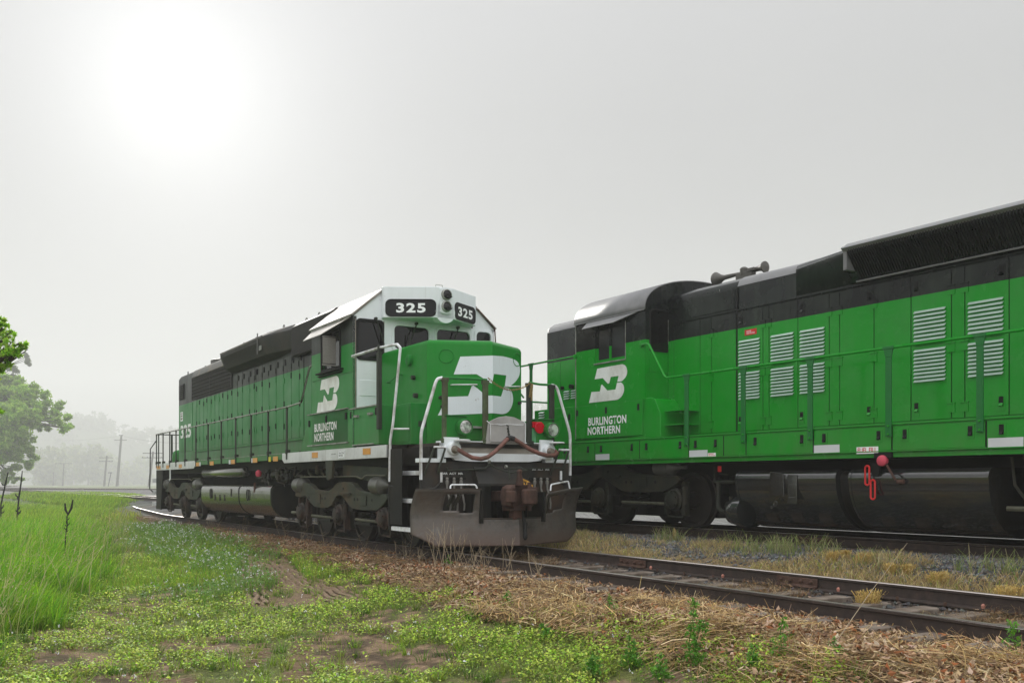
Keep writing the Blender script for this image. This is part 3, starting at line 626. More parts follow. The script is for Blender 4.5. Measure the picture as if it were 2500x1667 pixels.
FT = [(-.433,3.302),(-.17,3.316),(.078,3.33),(.383,3.357),(.732,3.351),(.848,3.309),(.903,3.222),(.897,3.108),(.848,3.028),(.732,2.932),(.603,2.863),(.429,2.833),(.476,3.034),(.112,3.02),(.061,2.852),(-.038,2.916),(-.178,3.008),(-.536,2.997)]
FB = [(-.255,2.8),(-.227,2.815),(-.17,2.771),(-.03,2.644),(.32,2.651),(.405,2.816),(.572,2.817),(.636,2.783),(.688,2.676),(.68,2.564),(.603,2.447),(.492,2.371),(.351,2.346),(.061,2.343),(-.784,2.296),(-.642,2.612),(-.31,2.629)]
decal(nose, [smoothpoly(FT, {4,5,6,7,8,9}), smoothpoly(FB, {6,7,8,9,10,11})], M['logof'], lambda u, v: Vector((nose_a(u, .004), u, v)), 'herald', cut=CB)
def grab(P, pts, r=.012, m='whiter', name='grab_iron'): return MB().tube(arc(pts, .03, 3), r, 7).build(name, M[m], P, smooth=True)
grab(nose, [(nose_a(-.58), -.58, 2.815), (nose_a(-.58,.06), -.58, 2.815), (nose_a(-.19,.06), -.19, 2.825), (nose_a(-.19), -.19, 2.825)])
grab(nose, [(nose_a(.42), .42, 2.83), (nose_a(.42,.06), .42, 2.83), (nose_a(.86,.06), .86, 2.875), (nose_a(.86), .86, 2.875)])
MB().lathe((-1.42,-.95,3.30), 'y', [(0,.10),(-.05,.10),(-.06,.085),(-.06,.001)][::1], 18).build('side_lamp', M['green1'], nose, smooth=True)
grab(nose, [(-2.25,-.95,2.98),(-2.25,-1.03,2.98),(-2.0,-1.04,3.0),(-1.75,-1.03,3.08),(-1.75,-.95,3.08)], .012, 'green1', 'handle')
MB().lathe((-1.25,-.95,2.98),'y',[(0,.04),(-.06,.04),(-.06,.001)],10).lathe((-1.15,-.95,2.66),'y',[(0,.045),(-.07,.04),(-.07,.001)],10).box(-.9,-.8,-1.1,-.95,2.1,2.2).build('nose_bolt', M['darkr'], nose, smooth=True)
d = MB()
for b, z in ((-.72,2.45),(.86,2.58),(-.75,2.6)): d.lathe((nose_a(b),b,z),'x',[(0,.03),(.06,.03),(.06,.001)],8)
d.build('nose_bolt', M['darkr'], nose)
MB().lathe((-1.9,.35,3.59),'z',[(0,.12),(.05,.12),(.07,.10),(.09,.02)],12).build('nose_vent', M['green1'], nose, smooth=True)
# lower nose doors with latches
for b0, b1 in ((-.86,-.14),(.1,.62)):
    decal(nose, [[(b0,1.88),(b1,1.88),(b1,2.24),(b0,2.24)]], M['nose1'], lambda u, v: Vector((nose_a(u,.014),u,v)), 'sand_box_door').modifiers.new('s','SOLIDIFY').thickness = .012
    bm_ = (b0+b1)/2+.1; MB().box(nose_a(bm_)+.0, nose_a(bm_,.03), bm_-.08, bm_+.08, 1.94, 2.02).build('sand_box_latch', M['black'], nose)
MB().box(nose_a(-.15), nose_a(-.15,.03)+.03, -.30, .0, 2.08, 2.115).build('nose_handle', M['silver'], nose)
MB().prism([(.98,2.28),(1.28,2.28),(1.36,1.95),(1.36,1.80),(.98,1.80)], 'x', -1.6, -1.0).build('far_cabinet', M['green1'], L1, bevel=.012)
# --- front platform, pilot
MB().box(-.10, -.02, -1.03, 1.0, 1.62, 1.83).build('end_plate', M['greyd'], L1, bevel=.006)
MB().prism([(-.95,1.64),(.95,1.64),(.95,1.62),(.84,1.53),(.6,1.505),(-.6,1.50),(-.84,1.52),(-.95,1.60)], 'x', -.03, .03).box(-.02,.035,-1.03,.98,1.822,1.838).build('end_plate_white', M['white1'], L1, bevel=.005)
MB().box(-.2, .012, -1.45, -1.0, 1.48, 1.545).box(-.2,.012,.95,1.45,1.5,1.56).box(-.12,-.0,-1.12,-1.03,1.545,1.83).box(-.12,0,.98,1.10,1.555,1.84).build('anticlimber', M['white1'], L1, bevel=.004)
pb = MB()
pb.box(-.06, -.01, -1.45, -.14, .42, 1.50).box(-.06, -.01, .62, 1.45, .42, 1.50).box(-.06, -.01, -.14, .62, 1.13, 1.50).box(-.06,-.01,-.14,.62,.42,.55)
pilot = pb.build('pilot_sheet', M['greyk'], L1)
MB().prism([(-.0,1.42),(-.01,1.42),(-.01,1.12),(.17,1.10),(.17,1.14)], 'y', -.48, .42).build('drop_tread', M['greyk'], pilot)
MB().box(-1.15, -1.10, -1.45, -1.0, .36, 1.80).box(-1.15,-1.10,1.0,1.45,.36,1.80).box(-1.14,-1.09,-1.50,-1.44,.36,1.80).box(-1.1,-.06,-1.16,-1.13,.40,1.74).box(-1.1,-.06,1.13,1.16,.40,1.74).build('step_well', M['under'], L1)
for s in (-1, 1): MB().box(-1.07,-.60,s*1.50,s*1.485,.45,1.72).build('step_side_sheet', M['under'], L1)
for s in (-1, 1): steps(L1, -1.08, -.08, s, [(.40,1.46),(.87,1.38),(1.33,1.30)])
MB().cyl((-1.22,-1.49,1.62),'y',.11,0,-.005,8).build('round_badge', plain('blue_white_badge',(.35,.50,.58),.4,0,.3,30), L1) if False else None
bd = MB().lathe((-.55,-1.165,1.60),'y',[(0,.12),(-.006,.12),(-.006,.001)],10).build('round_badge', M['letter'], L1)
MB().lathe((-.55,-1.172,1.60),'y',[(0,.112),(-.002,.112),(-.002,.098),(0,.098)],10).box(-.6,-.5,-1.172,-1.174,1.58,1.59).box(-.6,-.5,-1.172,-1.174,1.56,1.568).box(-.57,-.53,-1.172,-1.174,1.61,1.65).build('badge_print', plain('badge_blue',(.10,.28,.42),.4), bd)
# plow, V shaped and curled
def plow_pt(b, z):
    k = abs(b)/1.6; base = .62*(1-k)**1.0 + .02
    cur = .20*((z-.58)/.46)**2 if z > .58 else .05*((.58-z)/.44)
    wing = max(0, (k-.86)/.14); return (base+cur*(.55+.45*k)-.05*wing**2, b*1.0, z)
pw = MB(); nb, nz_ = 64, 24; vi = {}
def pv(i, j):
    if (i, j) not in vi:
        b = -1.62+3.24*i/nb; k = abs(b)
        zb = .13+max(0, (k-1.28)/.34)*.20; zt = 1.05+max(0,(k-1.2))*.05*(1 if b > 0 else -.25)-(max(0,1.2-k)*.13 if b > 0 else 0)
        if k < .60: zt = .56
        if .60 <= k < .66: zt = .56+(zt-.56)*(k-.60)/.06
        vi[(i, j)] = len(pw.v); pw.v.append(plow_pt(b, zb+(zt-zb)*j/nz_))
    return vi[(i, j)]
for i in range(nb):
    for j in range(nz_):
        bm_ = -1.62+3.24*(i+.5)/nb; k = abs(bm_); z_ = .15+.88*(j+.5)/nz_
        if .72 < k < 1.14 and .66+(k-.72)*.12 < z_ < .95: continue
        if k < .66: pass
        pw.f.append((pv(i,j), pv(i+1,j), pv(i+1,j+1), pv(i,j+1)))
plow = pw.build('snow_plow', M['plowm'], L1, smooth=True, thick=.014)
MB().tube([plow_pt(b, 1.05 if b < 0 else 1.06) for b in np.linspace(-1.62,-.64,10)], .012, 6).tube([plow_pt(b,.57) for b in np.linspace(-.62,.62,9)], .014, 6).build('plow_edge', M['steel'] if False else M['greyk'], plow)
MB().box(.02,.5,-.62,-.58,.5,1.03).box(.02,.5,.58,.62,.5,1.0).box(-.01,.25,-.66,-.40,.44,1.10).build('plow_bracket', M['under'], plow)
grab(plow, [plow_pt(-1.12,1.04),(plow_pt(-1.12,1.04)[0]-.02,-1.10,1.12),(plow_pt(-.72,1.04)[0]-.02,-.72,1.12),plow_pt(-.70,1.04)], .014)
grab(plow, [plow_pt(.72,1.02),(plow_pt(.74,1.04)[0]-.02,.74,1.12),(plow_pt(1.2,1.04)[0]-.02,1.2,1.18),plow_pt(1.22,1.05)], .014)
d = MB()
for y0 in (-1.02,-.9): d.tube([(.05,y0-.05,.62),(.18,y0+.06,.96)], .03, 6)
for y0 in (.84,.98): d.tube([(.05,y0-.05,.62),(.10,y0-.02,.98)], .03, 6)
d.build('plow_brace', M['truckk'], plow)
coupler(L1, 1)
MB().tube([(.56,.08,.80),(.60,.10,.62),(.62,.13,.45),(.63,.13,.30)], [.035,.035,.034,.034], 8).lathe((.63,.13,.22),'z',[(0,.02),(.04,.045),(.10,.04),(.12,.03)],10).lathe((.63,.13,.46),'z',[(0,.04),(.05,.04)],8).build('air_hose', M['rubber'], L1, smooth=True)
MB().box(.28,.42,.30,.42,1.06,1.12).tube([(.36,.34,1.10),(.3,.40,1.16),(.2,.5,1.14),(.12,.58,1.08)], .022, 6).tube([(.36,.30,1.1),(.34,.26,1.17),(.3,.3,1.2),(.28,.4,1.17),(.3,.46,1.1)],.02,6).build('yellow_strap', plain('ochre_strap',(.55,.30,.05),.6), L1, smooth=True)
# uncoupling levers
MB().tube([(.06,-1.02,1.40),(.06,-1.0,1.35),(.06,-.3,1.38),(.08,-.22,1.46),(.12,-.12,1.40),(.2,.10,1.32),(.4,.32,1.36),(.3,.2,1.42)], .016, 6).tube([(.2,.08,1.38),(.06,.5,1.39),(.06,1.2,1.41),(.06,1.3,1.40)], .014, 6).tube([(.36,.0,1.20),(.3,.02,1.4)],.012,6).build('uncoupling_lever', M['darkr'], L1, smooth=True)
MB().lathe((.05,-.22,1.5),'y',[(0,.03),(.03,.03)],8).lathe((.05,.1,1.42),'y',[(0,.03),(.04,.03)],8).build('lever_bracket', M['silver'], L1)
for s in (-1, 1):
    y = s*1.22
    g = MB().tube(arc([(.02,y-.17,1.28),(.06,y-.17,1.36),(.07,y-.02,1.72),(.07,y+.18,1.72),(.05,y+.07,1.38),(.02,y+.07,1.30)],.04), .017, 7).build('corner_grab', M['darkr'], L1, smooth=True)
    grab(g, [(.07,y-.03,1.724),(.07,y+.19,1.724)], .02)
    # MU air hoses with cocks
    yc = -.86 if s < 0 else .84
    for q in (-.13, 0, .13):
        MB().lathe((.03,yc+q,1.02),'z',[(0,.012),(.10,.022),(.12,.03),(.16,.03),(.17,.02),(.20,.028),(.22,.015)],8).tube([(.04,yc+q,1.04),(.08,yc+q+.01,.92),(.09,yc+q+.03,.80),(.06,yc+q+.04,.70)], .017, 6).build('mu_hose', M['mirror'], L1, smooth=True)
    MB().box(-.01,.03,yc-.22,yc+.22,1.20,1.24).build('hose_bracket', M['under'], L1)
text(pilot, "IAR  ACT  MR", M['letter'], (-1.06,-.68,1.285,1.32), 'front', .0)
text(pilot, "MR  ACT  IAR", M['letter'], (.68,1.04,1.365,1.40), 'front', .0)
# --- end handrail: posts, rails, chain, gate plates
PX = -.01
for b in (-1.01,-.25,.62,1.09):
    p = MB().prism([(PX-.02,b-.05),(PX+.02,b-.05),(PX+.035,b),(PX+.02,b+.05),(PX-.02,b+.05)], 'z', 1.80, 2.84).box(PX-.03,PX+.03,b-.065,b+.065,2.79,2.86).box(PX-.03,PX+.045,b-.075,b+.075,1.80,1.87)
    p.build('handrail_post', M['olive'] if b < .3 else M['darkr'], L1, bevel=.006)
MB().tube(arc([(PX,-1.08,2.855),(PX,-.62,2.865),(PX,-.22,2.87)],.05), .02, 8).tube(arc([(PX,.62,2.87),(PX,.85,2.85),(PX,1.1,2.855)],.05), .02, 8).build('end_rail', M['green1'], L1, smooth=True)
MB().tube(arc([(PX,-1.06,2.855),(PX,-1.16,2.83),(PX-.02,-1.43,1.96),(PX-.02,-1.43,1.20)],.09,5), .026, 10).tube(arc([(PX,1.08,2.855),(PX,1.20,2.83),(PX-.02,1.50,2.02),(PX-.02,1.50,1.28)],.09,5), .026, 10).build('corner_handrail', M['whiter'], L1, smooth=True)
MB().tube(arc([(PX-.02,-1.43,1.20),(PX-.02,-1.43,1.08),(PX+.0,-1.22,1.04),(PX+.02,-1.12,1.12),(PX+.03,-1.10,1.18)],.05), .028, 8).tube(arc([(PX-.02,1.50,1.28),(PX-.02,1.50,1.14),(PX+.0,1.34,1.12),(PX+.02,1.26,1.2)],.05), .028, 8).build('handrail_foot', M['black1'], L1, smooth=True)
MB().tube([(.04,-1.10,1.16),(.04,-1.10,1.32)], .022, 8).tube([(.03,1.26,1.2),(.03,1.26,1.36)], .022, 8).build('handrail_stub', M['whiter'], L1)
g = grab(L1, [(-2.64,-1.50,3.46),(-2.6,-1.56,3.46),(-1.55,-1.47,3.50),(-.84,-1.47,3.47),(-.72,-1.47,3.40),(-.97,-1.49,2.15),(-1.06,-1.50,1.86),(-1.08,-1.50,1.17)], .024, 'whiter', 'cab_step_handrail')
MB().tube([(-1.08,-1.5,1.17),(-1.08,-1.5,1.10),(-.9,-1.47,1.08),(-.8,-1.4,1.1)], .026, 8).build('handrail_foot', M['black1'], g)
grab(L1, [(-1.0,-1.49,2.06),(-.85,-1.3,2.06),(-.82,-1.26,2.06)], .016)
MB().box(-1.60,-1.50,-1.52,-1.45,2.08,3.42).cyl((-1.55,-1.485,3.42),'z',.035,0,.12,8).build('door_post', M['darkr'], L1, bevel=.01)
ch = MB(); chm = []
def chain(mb, p0, p1, sag, n, r=.006):
    p0, p1 = Vector(p0), Vector(p1)
    for k in range(n):
        t = (k+.5)/n; p = p0.lerp(p1, t); p.z -= sag*4*t*(1-t); d = (p1-p0).normalized(); d.z -= sag*4*(1-2*t)/max((p1-p0).length, .01); d.normalize()
        L = (p1-p0).length/n*.72; u = Vector((0,0,1)) if k % 2 else Vector((1,0,0)); u = (u-d*u.dot(d)).normalized()
        mb.tube([p+d*L*math.cos(q)*.9+u*.014*math.sin(q) for q in [2*math.pi*j/8 for j in range(9)]], r, 4)
chain(ch, (.03,-.22,2.90), (.03,.62,2.86), .16, 26); chain(ch, (.04,.64,2.84), (.04,.60,2.62), 0, 8, .007); chain(ch, (.04,.66,2.84), (.05,.63,2.56), 0, 9, .007)
ch.build('safety_chain', M['chain'], L1)
gt = MB().prism([(-.27,1.80),(.50,1.80),(.50,2.17),(.42,2.21),(.28,2.26),(.12,2.275),(-.02,2.25),(-.14,2.20),(-.22,2.16)], 'x', .02, .055)
gate = gt.build('walkway_gate_plate', M['grayp'], L1, bevel=.006)
MB().box(.05,.075,-.19,.45,1.83,2.12).build('gate_panel', M['grayp'], gate, bevel=.004)
MB().tube([(.075,-.20,2.13),(.085,.0,2.12),(.085,.14,2.135),(.085,.3,2.13),(.075,.45,2.135)], .006, 5).tube([(.075,-.20,1.82),(.08,-.2,2.12),(.06,-.26,2.18)], .008, 5).tube([(.06,.50,1.82),(.06,.505,2.16),(.05,.47,2.2)], .008, 5).build('gate_rim', M['whiter'], gate)
# MU cable between receptacles
for s, yb in ((-1,-.90),(1,.96)):
    r_ = MB().box(.0,.06,yb-.15,yb+.12,1.56,1.89).lathe((.06,yb-.0,1.71),'x',[(0,.115),(.08,.11),(.10,.09)],16).build('cable_receptacle', M['white1'], L1, bevel=.004)
    MB().lathe((.22,yb+.08,1.83),'z',[(0,.135),(.012,.138),(.02,.12),(.022,.001)],18).build('receptacle_lid', M['letter'], r_, smooth=True)
    MB().lathe((.06,yb-.02,1.69),'x',[(0,.07),(.12,.065),(.14,.05),(.18,.045)],12).build('cable_plug', M['greyd'], r_, smooth=True)
cp = [(.22,-.90,1.69),(.27,-.80,1.62),(.28,-.66,1.555),(.28,-.50,1.54),(.26,-.36,1.57),(.22,-.2,1.66),(.18,-.04,1.78),(.14,.08,1.875),(.12,.16,1.90),(.13,.24,1.885),(.16,.36,1.81),(.2,.5,1.72),(.24,.66,1.65),(.26,.82,1.615),(.26,.96,1.62),(.24,1.03,1.66),(.2,1.02,1.70)]
cb = MB().tube(cp, .036, 10).build('mu_cable', M['hose'], L1, smooth=True)
MB().tube([(.135,.10,1.885),(.12,.16,1.905),(.13,.23,1.89)], .043, 10).build('cable_sleeve', M['rubber'], cb)
ch = MB(); chain(ch, (.09,.16,1.93), (.085,.135,2.07), 0, 6, .007); ch.tube([(.08,.13,2.06),(.085,.15,2.1),(.08,.11,2.12)],.008,5).build('cable_chain', M['darkr'], cb)
# ditch lights on boxes
for b0, b1, bc in ((-1.0,-.62,-.72),(.76,1.10,1.0)):
    bx = MB().box(-.12,.02,b0,b1,1.84,2.24).box(-.14,.05,b0-.02,b1+.02,2.24,2.255).build('light_box', M['green1'], L1, bevel=.008)
    dl = MB().lathe((.02,bc,2.06),'x',[(0,.10),(.04,.13),(.14,.132),(.16,.128),(.17,.118),(.15,.108)],24).build('ditch_light', M['green1'], L1, smooth=True)
    MB().lathe((.162,bc,2.06),'x',[(0,.128),(.014,.125),(.014,.106),(0,.106)],24).build('light_rim', M['darkr'], dl, smooth=True)
    MB().lathe((.145,bc,2.06),'x',[(0,.112),(.026,.110),(.032,.08),(.035,.04),(.036,.001)],24).build('reflector_bowl', M['lens'], dl, smooth=True)
rl = MB().box(.0,.03,.67,.86,2.10,2.20).lathe((.04,.80,2.10),'x',[(0,.10),(.015,.10),(.02,.09),(.02,.001)],20).build('red_marker', M['red'], L1, smooth=False)
MB().box(-.02,.0,.66,.78,1.84,2.08).build('marker_box', plain('pale_green',(.10,.33,.15),.5), L1)
# --- side handrails
hp_ = [-6.43,-7.75,-9.08,-10.41,-11.78,-13.15,-14.55,-15.9,-17.1,-18.0,-19.0,-19.7,-20.05]
for s in (-1, 1):
    rail = MB().tube(arc([(-4.86,s*1.42,3.55),(-5.03,s*1.48,3.55),(-5.5,s*1.50,2.83),(-6.43,s*1.50,2.80),(-20.0,s*1.50,2.80)],.08), .019, 8)
    rail.build('side_rail', M['silver'], L1, smooth=True)
    MB().tube([(-5.5,s*1.502,2.835),(-5.06,s*1.482,3.52)], .022, 8).build('rail_riser', M['darkr'], L1, smooth=True)
    for a in hp_:
        MB().prism([(a-.035,s*1.49),(a+.035,s*1.49),(a+.035,s*1.515),(a-.035,s*1.515)], 'z', 1.66 if a < -6 else 1.6, 2.76).box(a-.02,a+.02,s*1.48,s*1.52,2.74,2.81).box(a-.03,a+.05,s*1.44,s*1.53,1.78,1.87).build('handrail_post', M['darkr'], L1)
for b in (-1.0,-.5,.5,1.0): MB().box(-20.07,-20.03,b-.03,b+.03,1.8,2.8).build('handrail_post', M['darkr'], L1)
MB().tube([(-20.05,-1.5,2.80),(-20.05,1.5,2.80)], .018, 8).tube([(-20.05,-1.5,2.60),(-20.05,-1.7,2.3),(-20.05,-1.72,.95),(-20.05,-1.62,.85)],.018,8).build('rear_rail', M['darkr'], L1, smooth=True)
MB().prism([(-1.5,.26),(1.5,.26),(1.5,1.58),(-1.5,1.58)], 'x', -20.1, -20.05).prism([(-20.09,1.58),(-20.09,.42),(-19.95,.28),(-19.4,.26),(-19.35,.5),(-19.05,1.58)], 'y', -1.50, -1.46).build('rear_pilot', M['under'], L1)
d = MB()
for z in (.42,.80,1.20): d.box(-20.14,-20.1,-1.62,-1.5,z-.04,z+.1)
d.build('rear_step_edge', M['whiter'], L1)
MB().box(-17.96,-17.85,-1.52,-1.50,1.25,1.60).cyl((-17.9,-1.52,1.25),'y',.04,0,-.02,8).build('hanging_bracket', M['sillw'], L1)
# --- loco 325: tank, reservoirs, trucks, underfloor gear
def tank_sec(W, zt, zb, r1=.16, r2=.42):
    p = []
    for cx_, cz_, r, a0 in ((W-r1, zt-r1, r1, 90), (W-r2, zb+r2, r2, 0)):
        for q in range(9): an = math.radians(a0-11.25*q); p.append((cx_+r*math.cos(an), cz_+r*math.sin(an)))
    return p + [(-y, z) for y, z in p[::-1]]
tk = MB()
sc_ = tank_sec(1.48, 1.10, .34, .14, .44)
tk.loft([[(a, y, z) for y, z in sc_] for a in (-14.0, -10.23)]).loft([[(a, y*.997, z) for y, z in sc_] for a in (-10.215, -8.45)]).loft([[(a, y, z) for y, z in sc_] for a in (-8.44, -7.62)])
tank = tk.build('fuel_tank', M['tank1'], L1, smooth=True)
MB().loft([[(a, y*1.004, z*1.003) for y, z in tank_sec(1.49,1.105,.335,.14,.44)] for a in (-7.66,-7.60)]).build('tank_end_flange', M['tank1'], tank, smooth=True)
MB().loft([[(a, y*.985, .02+z*.985) for y, z in sc_] for a in (-7.61,-7.58)]).build('tank_end', M['under'], tank)
d = MB()
for a in (-12.9, -9.4): d.tube([(a+.08*math.cos(t), -1.495, .86+.13*math.sin(t)) for t in [2*math.pi*k/20 for k in range(21)]], .014, 6)
d.build('tank_ring', M['black1'], tank, smooth=True)
d = MB()
for a in (-12.5,-12.0,-11.55): d.box(a-.012,a+.012,-1.50,-1.475,.68,.84)
d.box(-10.9,-10.6,-1.5,-1.475,.79,.80).box(-10.9,-10.885,-1.5,-1.475,.8,1.0).build('tank_bracket', M['tank1'], tank)
MB().loft([[(a, y, z) for y, z in tank_sec(1.487,1.105,.335,.14,.44)] for a in (-10.235,-10.21)]).build('tank_seam', M['black'], tank, smooth=True)
for s in (-1, 1):
    MB().lathe((-14.2, s*1.30, 1.43), 'x', [(0,.03),(.02,.12),(.08,.145),(3.95,.145),(4.02,.12),(4.05,.02)], 24).build('air_reservoir', M['tank1'], L1, smooth=True)
d = MB()
rn = random.Random(3)
d.box(-9.9,-7.2,-1.15,-.5,1.25,1.55).cyl((-8.2,-1.2,1.34),'x',.10,0,.45,12).cyl((-7.5,-1.22,1.32),'z',.07,-.1,.2,10)
for k in range(16):
    a = -9.9+rn.random()*3.6; z = 1.18+rn.random()*.3; y = -1.15-rn.random()*.2
    d.tube([(a,y,z),(a+.2+rn.random()*.4,y+.02,z+rn.uniform(-.06,.06)),(a+.3+rn.random()*.5,y-.02,z-rn.random()*.2)], .014+rn.random()*.012, 6)
for k in range(10):
    a = -9.6+rn.random()*3.2; d.lathe((a,-1.28,1.14+rn.random()*.1),'z',[(0,.04),(.06,.06),(.1,.03),(.2,.03),(.22,.06),(.27,.05)],8)
d.build('pipework', M['truckk'], L1, smooth=True)
d = MB()
for k in range(7): a = -5.9+k*.75; d.tube([(a,-1.2,1.5),(a+.1,-1.22,1.36),(a+.35,-1.24,1.30)], .03, 7)
d.lathe((-5.1,-1.3,1.32),'z',[(0,.02),(.04,.05),(.14,.05),(.2,.02)],8).build('under_pipe', M['truckg'], L1, smooth=True)
MB().prism([(-4.12,1.60),(-3.72,1.60),(-3.80,1.24),(-3.98,1.20),(-4.08,1.24)], 'y', -1.5, -1.44).prism([(-3.7,1.5),(-3.7,1.3),(-1.6,1.1),(-1.6,1.42)],'y',-1.3,-1.26).build('jacking_bracket', M['truckg'], L1, bevel=.012)
MB().lathe((-8.75,-1.42,1.30),'z',[(0,.05),(.05,.075),(.12,.07),(.16,.02)],12).build('fuel_cap', M['pink'], L1, smooth=True)
MB().tube([(-8.9,-1.46,1.16),(-8.9,-1.47,.92)], .028, 6).build('sight_glass', M['rust'], L1)
truck(L1, -3.82, M['truckg']); truck(L1, -16.9, M['truckg'])
# ================================================================ LOCOMOTIVE 2 (right, high short hood)
c2, s2 = 0.83512, 0.55008
L2 = empty('diesel_locomotive', (13.0*c2, 13.0*s2, .325), math.atan2(-c2, s2))
tag(L2, 'glossy green and black diesel locomotive with louvred doors, cropped by the right frame edge', 'locomotive')
E0, E1 = -18.25, -.1
MB().box(E0, E1, -.5, .5, .95, 1.5).box(E0, E1, -1.48, 1.48, 1.18, 1.26).build('underframe', M['under'], L2)
MB().box(E0, E1, -1.54, 1.54, 1.60, 1.64).build('walkway', M['green2'], L2)
js = [-17.2,-15.62,-14.45,-13.14,-11.86,-11.05,-10.56,-9.24,-7.92,-6.59,-5.3,-4.0,-2.7,-1.4]
for s in (-1, 1):
    MB().box(E0, E1, s*1.50, s*1.535, 1.24, 1.61).box(E0,E1,s*1.44,s*1.52,1.175,1.24).build('side_sill', M['green2'], L2, bevel=.004)
    lt = MB()
    for i in range(len(js)-1):
        a0, a1 = js[i]+.012, js[i+1]-.012
        low = 1.27; sk = MB().box(a0, a1, s*1.535, s*1.552, low, 1.60).build('sill_door', M['green2'], L2, bevel=.006)
        if a1-a0 > .9: q = (a0+.19, a1-.19)
        elif a1-a0 > .6: q = (a0+.16, a1-.16)
        else: q = ()
        for a in q:
            MB().box(a-.055,a+.055,s*1.552,s*1.558,1.385,1.56).build('latch_plate', M['green2'], sk, bevel=.002)
            MB().box(a-.03,a+.03,s*1.558,s*1.562,1.42,1.545).prism([(s*1.562,1.42),(s*1.585,1.43),(s*1.562,1.47)],'x',a-.022,a+.022).build('latch', M['black'], sk)
    MB().box(E0, E1, s*1.54, s*1.565, 1.615, 1.64).box(E0,E1,s*1.535,s*1.56,1.25,1.268).build('sill_moulding', M['green2'], L2, bevel=.006)
for a0, a1 in ((-14.42,-14.0),(-11.84,-11.41),(-9.22,-8.77),(-6.56,-6.12),(-3.9,-3.45)):
    MB().box(a0, a1, -1.552, -1.556, 1.255, 1.38).build('reflector_strip', M['white2'], L2)
p = MB().box(-11.40,-11.22,-1.552,-1.555,1.265,1.325).build('emergency_label', M['letter'], L2); text(p,"EMERGENCY\nFUEL CUT OFF",M['redp'],(-11.385,-11.235,1.272,1.318),'side',-1.556)
p = MB().box(-8.48,-8.13,-1.552,-1.556,1.235,1.33).build('fuel_fill_sign', M['letter'], L2); text(p,"FUEL FILL",M['redp'],(-8.46,-8.15,1.25,1.318),'side',-1.559,bold=.012)
# hoods
lh = [(-.95,1.64),(-.95,4.16),(-.90,4.27),(-.78,4.34),(-.5,4.40),(0,4.43),(.5,4.40),(.78,4.34),(.90,4.27),(.95,4.16),(.95,1.64)]
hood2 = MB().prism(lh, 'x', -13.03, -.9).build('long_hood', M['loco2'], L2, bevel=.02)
sh_ = [(-.95,1.64),(-.95,4.10),(-.90,4.22),(-.78,4.30),(-.4,4.37),(0,4.39),(.4,4.37),(.78,4.30),(.90,4.22),(.95,4.10),(.95,1.64)]
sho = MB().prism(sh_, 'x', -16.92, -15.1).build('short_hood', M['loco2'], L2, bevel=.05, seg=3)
for rr, a0, a1, pp in ((hood2, -11.30, -.95, lh), (sho, -16.85, -15.1, sh_)):
    MB().loft([[(a, y*1.004, z+.008) for y, z in pp[1:-1]] for a in (a0, a1)], close=False, caps=False).build('roof_sheet', M['roof2'], rr, smooth=True)
ds = [-12.86,-12.18,-11.90,-11.32,-10.73,-10.60,-10.01,-9.41,-9.22,-8.62,-8.02,-7.41,-7.22,-6.62,-6.02,-5.42,-5.22,-4.62,-4.02,-3.42,-2.8,-2.2,-1.6,-1.0]
LOUV = {-11.32:(-11.24,-10.79),-10.60:(-10.54,-10.09),-10.01:(-9.95,-9.49),-8.02:(-7.96,-7.49),-7.22:(-7.16,-6.69),-6.02:(-5.96,-5.49)}
for s in (-1, 1):
    for i in range(len(ds)-1):
        a0, a1 = ds[i]+.007, ds[i+1]-.007
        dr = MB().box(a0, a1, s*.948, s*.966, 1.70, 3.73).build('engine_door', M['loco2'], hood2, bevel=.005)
        if s < 0 and ds[i] in LOUV:
            l0, l1 = LOUV[ds[i]]
            for z0, z1, n in ((2.74, 3.245, 9), (2.225, 2.70, 9)):
                louvre(hood2, l0, l1, z0, z1, -.966, n, M['louvlip'] if 'louvlip' in M else M['green2'])
    gp = MB()
    for a in ds: gp.box(a-.008, a+.008, s*.948, s*.9525, 1.70, 3.73)
    gp.build('door_gap', M['black'], hood2)
    gp = MB()
    for a in js: gp.box(a-.013, a+.013, s*1.534, s*1.5375, 1.27, 1.60)
    gp.build('sill_gap', M['black'], L2)
    hg = MB(); lt = MB(); lp = MB()
    for a in (-11.90,-10.73,-10.60,-9.41,-9.22,-8.62,-7.41,-7.22,-5.42,-5.22):
        for z in (1.90, 2.72, 3.50): hg.box(a-.06,a+.06,s*.966,s*.99,z,z+.016).box(a-.055,a+.055,s*.966,s*.976,z-.12,z-.001)
    for a in (-11.22,-9.93,-8.70,-7.93,-6.72,-5.9):
        for z, q in ((1.86,1),(3.56,1)):
            lp.box(a-.05,a+.05,s*.966,s*.972,z-.10,z+.10)
            lt.box(a-.03,a+.03,s*.972,s*.976,z-.045,z+.085)
            hg.prism([(s*.976,z-.045),(s*1.0,z-.035),(s*.976,z+.0)],'x',a-.025,a+.025)
    if s < 0: hg.build('door_hinge', M['loco2'], hood2); lp.build('latch_plate', M['loco2'], hood2); lt.build('door_latch', M['black'], hood2)
    MB().box(-12.9,-.9,s*.95,s*.975,3.755,3.77).box(-12.9,-.9,s*.95,s*.985,1.655,1.675).box(-12.95,-.9,s*.95,s*1.01,1.64,1.652).build('seam_moulding', M['loco2'], hood2, bevel=.003)
    MB().box(-11.31,-11.285,s*.945,s*.97,1.7,4.15).build('hood_joint', M['black'], hood2)
    MB().box(-12.4,-11.36,s*.95,s*.965,3.80,4.14).build('hood_hatch', M['loco2'], hood2, bevel=.006)
